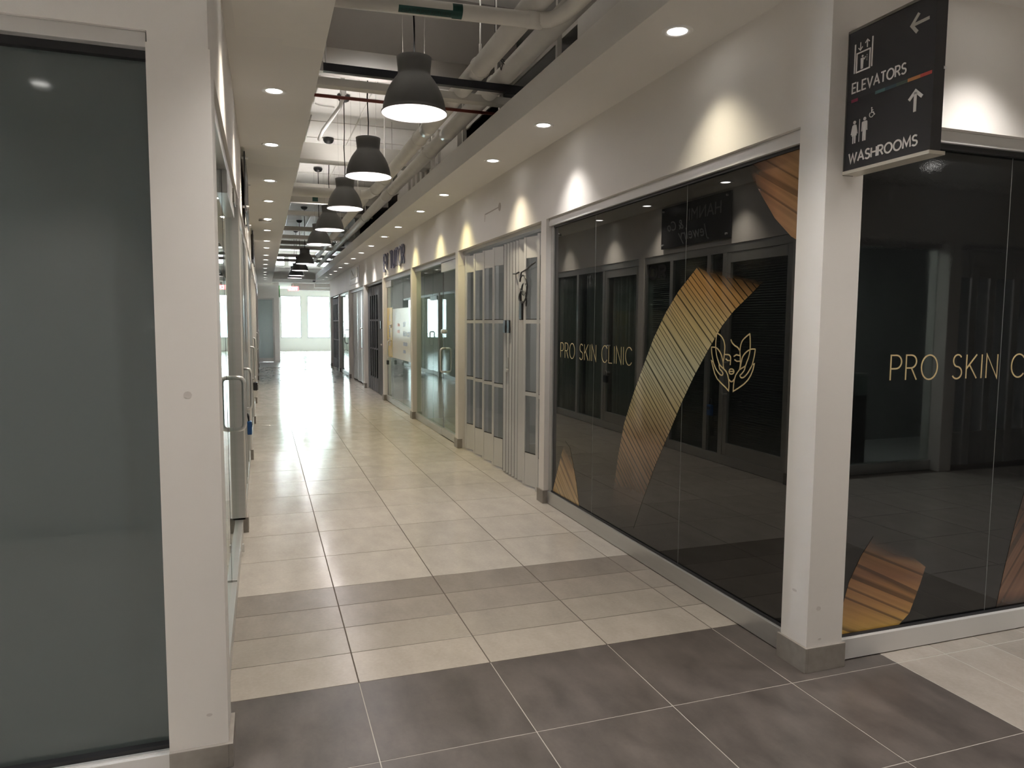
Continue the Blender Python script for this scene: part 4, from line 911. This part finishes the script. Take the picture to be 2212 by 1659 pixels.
for i, y in enumerate(ry):
    downlight(2.02, y, '%s round downlight, counted from the sign, in the soffit over the letter signs' % order[i], 'downlights in the sign-side soffit', rc[i] if i < 9 else NEUTRAL, (0.45, 0.62)[i] if i < 2 else 0.66)
ly = [3.54, 5.02, 6.51, 8.14, 9.50, 11.12, 12.50, 14.12, 15.43, 17.11, 18.37, 19.83, 21.26, 22.88, 24.14, 25.6, 26.9]
for i, y in enumerate(ly):
    downlight(0.10, y, '%s round downlight, counted from the near pillar, in the soffit above that pillar' % order[i], 'downlights in the pillar-side soffit', (1.0, 0.9, 0.74), 0.9)
for k in range(-1, 6):
    x = -1.29 + 1.44 * k
    downlight(x, 0.02, '%s round downlight from the frosted-glass end, in the crossing ceiling row by the viewer' % order[k + 1], 'downlights of the crossing', NEUTRAL, 1.15)
for k, x in enumerate((-2.8, -1.4, 0.3, 1.7, 3.1, 4.5)):
    downlight(x, 2.2, '%s round downlight from the frosted-glass end, in the crossing ceiling along the shop fronts' % order[k], 'downlights along the crossing shops', NEUTRAL, 0.9)

# -- pendant lamps
def pendant_proto():
    p = empty('pendant_lamp', (0, 0, 0))
    out = [(0.235, 0.0), (0.2375, 0.004), (0.2375, 0.010), (0.228, 0.016), (0.226, 0.030), (0.222, 0.06), (0.212, 0.10), (0.196, 0.145), (0.174, 0.19), (0.148, 0.23), (0.126, 0.258), (0.1175, 0.272), (0.1165, 0.285), (0.118, 0.31), (0.122, 0.35), (0.126, 0.390), (0.121, 0.392), (0.112, 0.32), (0.111, 0.285)]
    MB().lathe(out, n=40).build('shade', M['shade'], p, True)
    inn = [(0.235, 0.0), (0.229, 0.004), (0.218, 0.06), (0.207, 0.10), (0.191, 0.145), (0.169, 0.19), (0.143, 0.23), (0.112, 0.27), (0.0, 0.275)]
    MB().lathe(inn, n=40).build('inner_reflector', M['shade_in'], p, True)
    MB().lathe([(0.0, 0.10), (0.03, 0.105), (0.045, 0.13), (0.042, 0.165), (0.022, 0.20), (0.02, 0.275)], n=18).build('bulb', M['bulb'], p, True)
    MB().tube([(0, 0, 0.39), (0.004, 0, 0.55), (-0.006, 0, 0.8), (0.002, 0, 1.0), (0.0, 0, 1.42)], 0.006, 8).build('cord', plain('lamp_cord', (0.003, 0.003, 0.003), 0.9, spec=0.0), p, True)
    for k in range(3):
        a = 2.1 * k + 0.4; MB().tube([(0.09 * math.cos(a), 0.09 * math.sin(a), 0.39), (0.10 * math.cos(a), 0.10 * math.sin(a), 1.47)], 0.0011, 5).build('suspension_wire', M['sign_frame'], p)
    MB().lathe([(0.0, 1.38), (0.035, 1.385), (0.065, 1.40), (0.082, 1.43), (0.085, 1.455), (0.0, 1.455)], n=20).build('canopy', M['black'], p, True)
    return p
pd0 = pendant_proto()
py = [5.30, 7.70, 9.95, 12.3, 14.65, 19.6, 22.2, 24.6, 26.0]
pn = ['first and largest', 'second', 'third', 'fourth', 'fifth', 'sixth', 'seventh', 'eighth', 'last and smallest']
for i, y in enumerate(py):
    p = pd0 if i == 0 else copy_tree(pd0)
    p.location = (1.07, y, 3.075); tag(p, '%s grey bell pendant lamp in the hanging row' % pn[i], 'pendant lamp', 'grey pendants over the corridor')
    ld = bpy.data.lights.new('pendant_light', 'POINT'); ld.energy = PEND_W; ld.color = PINK; ld.shadow_soft_size = 0.05
    lo = bpy.data.objects.new('pendant_light', ld); COL.objects.link(lo); lo.parent = p; lo.location = (0, 0, 0.07)
    if y > 15: continue
    lu = bpy.data.lights.new('plenum_fill_lamp', 'SPOT'); lu.energy = PLENUM_FILL_W; lu.color = NEUTRAL; lu.spot_size = math.radians(150); lu.spot_blend = 1.0; lu.shadow_soft_size = 0.05   # added fill lamp in the neck, brightens the dark plenum above
    lv = bpy.data.objects.new('plenum_fill_lamp', lu); COL.objects.link(lv); lv.parent = p; lv.location = (0, 0, 0.34); lv.rotation_euler = (math.pi, 0, 0)

# -- cross members, nearest first: (name, y, z0, z1, depth, material, label)
def cross(y, z0, z1, d, mat, x0=-0.33, x1=2.35, name='ceiling_beam'):
    return struct(box(name, mat, None, x0, x1, y - d / 2, y + d / 2, z0, z1))
struct(box('ceiling_drop_beam', M['beam'], None, -0.33, 2.35, 6.73, 7.5, 3.98, ZSLAB))
su = tag(empty('strut_channel', (1.07, 5.65, 3.42)), 'black steel strut channel spanning the opening behind the first pendant', 'strut')
MB().box(0.46, 2.34, 5.63, 5.68, 3.415, 3.472).build('channel', M['blackmetal'], su); MB().tube([(0.48, 5.655, 3.47), (0.48, 5.655, ZSLAB)], 0.006, 8).build('hanger_rod', M['chrome'], su); MB().box(0.43, 0.46, 5.625, 5.685, 3.41, 3.478).build('end_bracket', M['alu'], su)
for (y, z0, z1, d) in ((6.15, 3.46, 3.52, 0.10), (10.6, 3.80, 4.02, 0.30), (13.1, 3.86, 3.94, 0.12), (14.3, 3.80, 4.02, 0.14), (16.4, 3.86, 3.95, 0.14), (19.0, 3.84, 3.94, 0.16), (22.3, 3.84, 3.94, 0.16)):
    cross(y, z0, z1, d, M['steel_beam'])
for y in (17.9, 20.4, 22.9, 24.6): cross(y, 3.52, 3.60, 0.2, M['steel_beam'])
rp = MB().tube([(-0.33, 6.40, 3.46), (2.35, 6.40, 3.46)], 0.014, 10).build('sprinkler_pipe', M['rust'], None, True); tag(rp, 'thin dark red pipe crossing behind the black strut', 'pipe')
def hanger(parent, x, y, z, r):
    MB().tube([(x + (r + 0.006) * math.cos(a), y, z + (r + 0.006) * math.sin(a)) for a in [math.radians(t) for t in range(0, 360, 20)]], 0.004, 6, closed=True).tube([(x, y, z + r), (x, y, z + r + 0.10)], 0.012, 6).tube([(x, y, z + r + 0.10), (x, y, ZSLAB)], 0.006, 6).build('clevis_hanger', M['pipe'], parent)
pr = 0.075
def run_pipe(label, pts, bands, hangers, sleeves):
    p = tag(empty('insulated_pipe', pts[0]), label, 'pipe')
    MB().tube(pts, pr, 20).build('pipe_run', M['pipe'], p, True)
    for y in bands: MB().tube([(pts[0][0], y, pts[0][2]), (pts[0][0], y + 0.16, pts[0][2])], pr + 0.003, 20).build('foil_band', M['chrome'], p, True)
    for y in hangers: hanger(p, pts[0][0], y, pts[0][2], pr)
    for a, b in sleeves: MB().tube([a, b], pr + 0.008, 20).build('joint_collar', M['pipe'], p, True)
    return p
run_pipe('long insulated pipe nearer the pendants, ending in an elbow', [(1.64, 2.4, 3.55), (1.64, 11.1, 3.55), (1.60, 11.45, 3.55), (1.48, 11.60, 3.55), (-0.33, 11.60, 3.55)], [7.35], [5.55, 7.85, 10.2], [((1.64, 11.0, 3.55), (1.64, 11.1, 3.55)), ((1.50, 11.6, 3.55), (1.40, 11.6, 3.55))])
p2 = run_pipe('long insulated pipe close along the fascia, running to the far end', [(1.88, 2.4, 3.55), (1.88, 26.0, 3.55)], [7.45], [5.9, 8.4, 11.0, 14.0, 17.0, 20.0], [((1.88, 11.5, 3.55), (1.88, 11.65, 3.55))])
run_pipe('bright insulated pipe continuing beyond the elbow to the far end', [(1.62, 12.2, 3.60), (1.62, 26.0, 3.60)], [], [13.0, 16.0, 19.0], [])
cp = tag(empty('insulated_pipe', (0.0, 4.36, 3.42)), 'cross pipe with green return label in front of the first pendant cord', 'pipe')
MB().tube([(-0.33, 4.47, 3.42), (1.62, 4.29, 3.42), (1.70, 4.25, 3.42), (1.745, 4.16, 3.42), (1.76, 4.0, 3.42), (1.79, 2.4, 3.42)], 0.046, 18).build('pipe_run', M['pipe'], cp, True)
MB().tube([(1.57, 4.294, 3.42), (1.66, 4.287, 3.42)], 0.052, 18).build('joint_collar', M['pipe'], cp, True)
def wrap(a0, a1, x0, x1, mat, name, r=0.0470):
    m = MB(); n = 8; v = []
    for k in range(n + 1):
        a = math.radians(a0 + (a1 - a0) * k / n)
        for x in (x0, x1):
            yc = 4.47 - (x + 0.33) * 0.18 / 1.95; v.append((x, yc - r * math.cos(a), 3.42 + r * math.sin(a)))
    return m.add(v, [(2 * k, 2 * k + 1, 2 * k + 3, 2 * k + 2) for k in range(n)]).build(name, mat, cp, True)
lab = wrap(-72, -18, 0.785, 1.10, M['green'], 'green_label'); wrap(-80, 40, 1.10, 1.16, M['green'], 'green_band', 0.0474)
LPn = Vector((0.0, -math.cos(math.radians(45)), -math.sin(math.radians(45)))); LPv = Vector((0, -math.sin(math.radians(45)), math.cos(math.radians(45))))
lo_ = Vector((0.0, 4.4395, 3.42)) + LPn * 0.0485
M['label_ink'] = plain('label_black_ink', (0.004, 0.03, 0.026), 0.5)
font_mesh('label_lettering', 'HEAT PUMP RETURN', Plane(lo_, (1, -0.0923, 0), LPv, LPn), 0.80, -0.013, 0.036, M['label_ink'], lab, extrude=0.0004, sx=0.86)
MB().tube([(-0.33, 3.80, 3.62), (1.50, 3.76, 3.62), (1.55, 3.74, 3.62)], 0.055, 16).build('insulated_pipe', M['pipe'], None, True)
tag([o for o in bpy.data.objects if o.name.startswith('insulated_pipe')][-1], 'cross pipe at the very top in front of the labelled pipe', 'pipe')
for o in bpy.data.objects:
    if o.name.startswith('insulated_pipe') and o.type == 'MESH': tag(o, 'cross pipe at the very top in front of the labelled pipe', 'pipe')
# conduits fixed under the slab
def conduit(pts, label, r=0.011):
    o = MB().tube(pts, r, 8).build('electrical_conduit', M['pipe'], None, True); return tag(o, label, 'conduit', 'conduits under the slab')
conduit([(0.72, 7.6, 4.53), (0.72, 10.4, 4.53), (0.80, 10.5, 4.53), (1.0, 10.5, 4.53)], 'bent conduit leading to the second lamp canopy')
conduit([(0.72, 11.0, 4.53), (0.72, 26.0, 4.53)], 'straight conduit nearest the pillar-side soffit')
conduit([(1.42, 7.6, 4.53), (1.30, 26.0, 4.53)], 'long conduit slanting along the lamp canopies')
for k, y in enumerate((8.4, 9.2, 10.0, 11.3, 12.3, 13.4, 15.2)):
    conduit([(-0.33, y, 4.538), (2.3, y, 4.538)], '%s thin cross conduit beyond the drop beam' % order[k], 0.006)
vp = tag(empty('drain_pipe', (0.95, 9.0, 4.0)), 'white offset drain pipe between the second and third pendants', 'pipe')
MB().tube([(0.95, 8.9, 4.55), (0.95, 8.9, 4.22), (0.93, 9.05, 4.14), (0.80, 10.0, 4.08), (0.78, 10.4, 4.06)], 0.024, 12).build('pipe_run', M['trim_white'], vp, True)
MB().tube([(0.95, 8.9, 4.34), (0.95, 8.9, 4.24)], 0.037, 12).build('joint_collar', M['trim_white'], vp, True)
gl_ = box('pipe_marker', M['green'], None, 0.93, 1.03, 14.222, 14.229, 3.83, 3.97); tag(gl_, 'small dark green marker stuck on a cross beam', 'sticker')
# studs in the unlined opening of the plenum wall
for k, y in enumerate((5.75, 7.30, 8.75)):
    o = MB().box(2.36, 2.40, y - 0.02, y + 0.02, 3.30, 4.30).build('metal_stud', M['steel_beam'], None); tag(o, '%s light steel stud in the dark opening above the fascia' % order[k], 'stud', 'studs in the dark opening')
o = MB().box(2.402, 2.42, 5.3, 8.95, 3.93, 3.97).build('metal_rail', M['steel_beam'], None); tag(o, 'horizontal steel rail across the dark opening', 'rail')
for k, y in enumerate((9.9, 10.25, 10.6, 10.95, 11.3, 11.65, 12.0)):
    o = MB().box(2.31, 2.349, y - 0.05, y + 0.05, 3.27, 4.2).build('wall_rib', M['steel_beam'], None); tag(o, '%s vertical rib on the plenum wall past the dark opening' % order[k], 'rib', 'ribs on the plenum wall')
# cable bundle hanging between the pipes
cb = tag(empty('cable_bundle', (1.85, 5.4, 3.5)), 'tied black cable bundle dangling between the two long pipes', 'cable')
for k, (dx, dz) in enumerate(((-0.10, -0.06), (0.07, -0.05), (0.02, -0.10), (0.13, -0.12))):
    MB().tube([(1.76, 5.55, 3.74), (1.755, 5.52, 3.66), (1.755 + dx * 0.4, 5.48, 3.60), (1.755 + dx, 5.44, 3.56 + dz * 0.5), (1.755 + dx * 1.6, 5.40, 3.60 + dz * 0.2)], 0.004, 6).build('cable', M['black'], cb, True)
MB().tube([(1.76, 5.55, 3.74), (1.76, 5.56, ZSLAB)], 0.003, 6).build('tie_wire', M['black'], cb)
# smoke detector, camera, exit sign, small green sign
sd = tag(empty('smoke_detector', (0.06, 11.2, ZS)), 'round smoke detector on the pillar-side soffit', 'detector')
MB().lathe([(0.085, 0.0), (0.085, -0.02), (0.07, -0.04), (0.03, -0.048), (0, -0.048)], (0.06, 11.2, ZS), 24).build('detector_body', M['trim_white'], sd, True)
MB().lathe([(0.076, -0.018), (0.0865, -0.02), (0.0865, -0.026), (0.074, -0.03)], (0.06, 11.2, ZS), 24).build('vent_ring', M['sign_frame'], sd, True)
cm = tag(empty('dome_camera', (1.75, 26.65, 3.07)), 'small black dome camera at the end of the soffit', 'camera')
MB().lathe([(0.07, 0.0), (0.07, -0.03), (0.05, -0.03)], (1.75, 26.65, 3.07), 20).build('camera_base', M['trim_white'], cm, True)
MB().lathe([(0.055, -0.03), (0.05, -0.06), (0.03, -0.08), (0, -0.088)], (1.75, 26.65, 3.07), 20).build('camera_dome', M['black'], cm, True)
ex = tag(empty('exit_sign', (1.29, 33.0, 2.92)), 'glowing red EXIT sign under the far ceiling', 'sign')
box('sign_box', M['exit_red'], ex, 1.07, 1.51, 32.97, 33.03, 2.93, 3.12)
t = MB(); write(t, FW(32.97), 'EXIT', 1.13, 2.965, 1.45, 0.12, 0.028, 0, 0.004, 0.3); t.build('exit_lettering', M['exit_white'], ex)
MB().tube([(1.29, 33.0, 3.12), (1.29, 33.0, 3.35)], 0.012, 8).build('stem', M['trim_white'], ex)
gs = tag(empty('blade_sign', (0.66, 30.4, 2.5)), 'narrow green blade sign on the edge of the end block', 'sign')
box('sign_panel', plain('bright_green', (0.05, 0.25, 0.05), 0.4), gs, 0.625, 0.66, 30.0, 30.9, 2.55, 3.0); box('sign_print', M['sign_text'], gs, 0.66, 0.665, 30.1, 30.8, 2.65, 2.9)
# marks on the right wall
sm = MB(); stroke(sm, RW(XR), [(-7.56, 2.66), (-7.55, 2.735), (-7.31, 2.738), (-7.08, 2.742)], 0.012, 0.0002, 0.001); disc(sm, RW(XR), (-7.04, 2.742), 0.045, 0.0002, 0.001, 7)
sm.build('scuff_mark', plain('wall_scuff', (0.45, 0.40, 0.36), 0.8), wall_right)
M['scuff'] = plain('pillar_scuff', (0.62, 0.58, 0.55), 0.8)
def scuff(par, pl, c, rx, ry, n=9):
    m_ = MB(); disc(m_, pl, c, rx, 0.0002, 0.0008, n, ry); m_.build('scuff_mark', M['scuff'], par)
scuff(wall_left, FW(2.62), (-0.243, 1.32), 0.013, 0.012); scuff(wall_left, FW(2.62), (-0.205, 0.195), 0.010, 0.006)
scuff(wall_right, FW(2.53), (2.362, 0.146), 0.010, 0.006); scuff(wall_right, FW(2.53), (2.35, 0.29), 0.012, 0.010); scuff(wall_right, RW(XR), (-2.62, 0.35), 0.015, 0.006)
# outside the far windows
gd = MB().box(-40, 40, 41.6, 110, -0.3, -0.15).build('ground_outside', plain('pale_paving', (0.55, 0.56, 0.56), 0.9), None); struct(gd)
hb = tag(empty('far_building', (6, 75, 0)), 'pale blue building far outside the windows', 'building')
MB().box(3, 9, 75, 83, -0.15, 3.2).build('wall', plain('pale_blue_render', (0.30, 0.55, 0.66), 0.8), hb); MB().box(2.8, 9.2, 74.8, 83.2, 3.2, 3.5).build('roof', M['steel_beam'], hb)
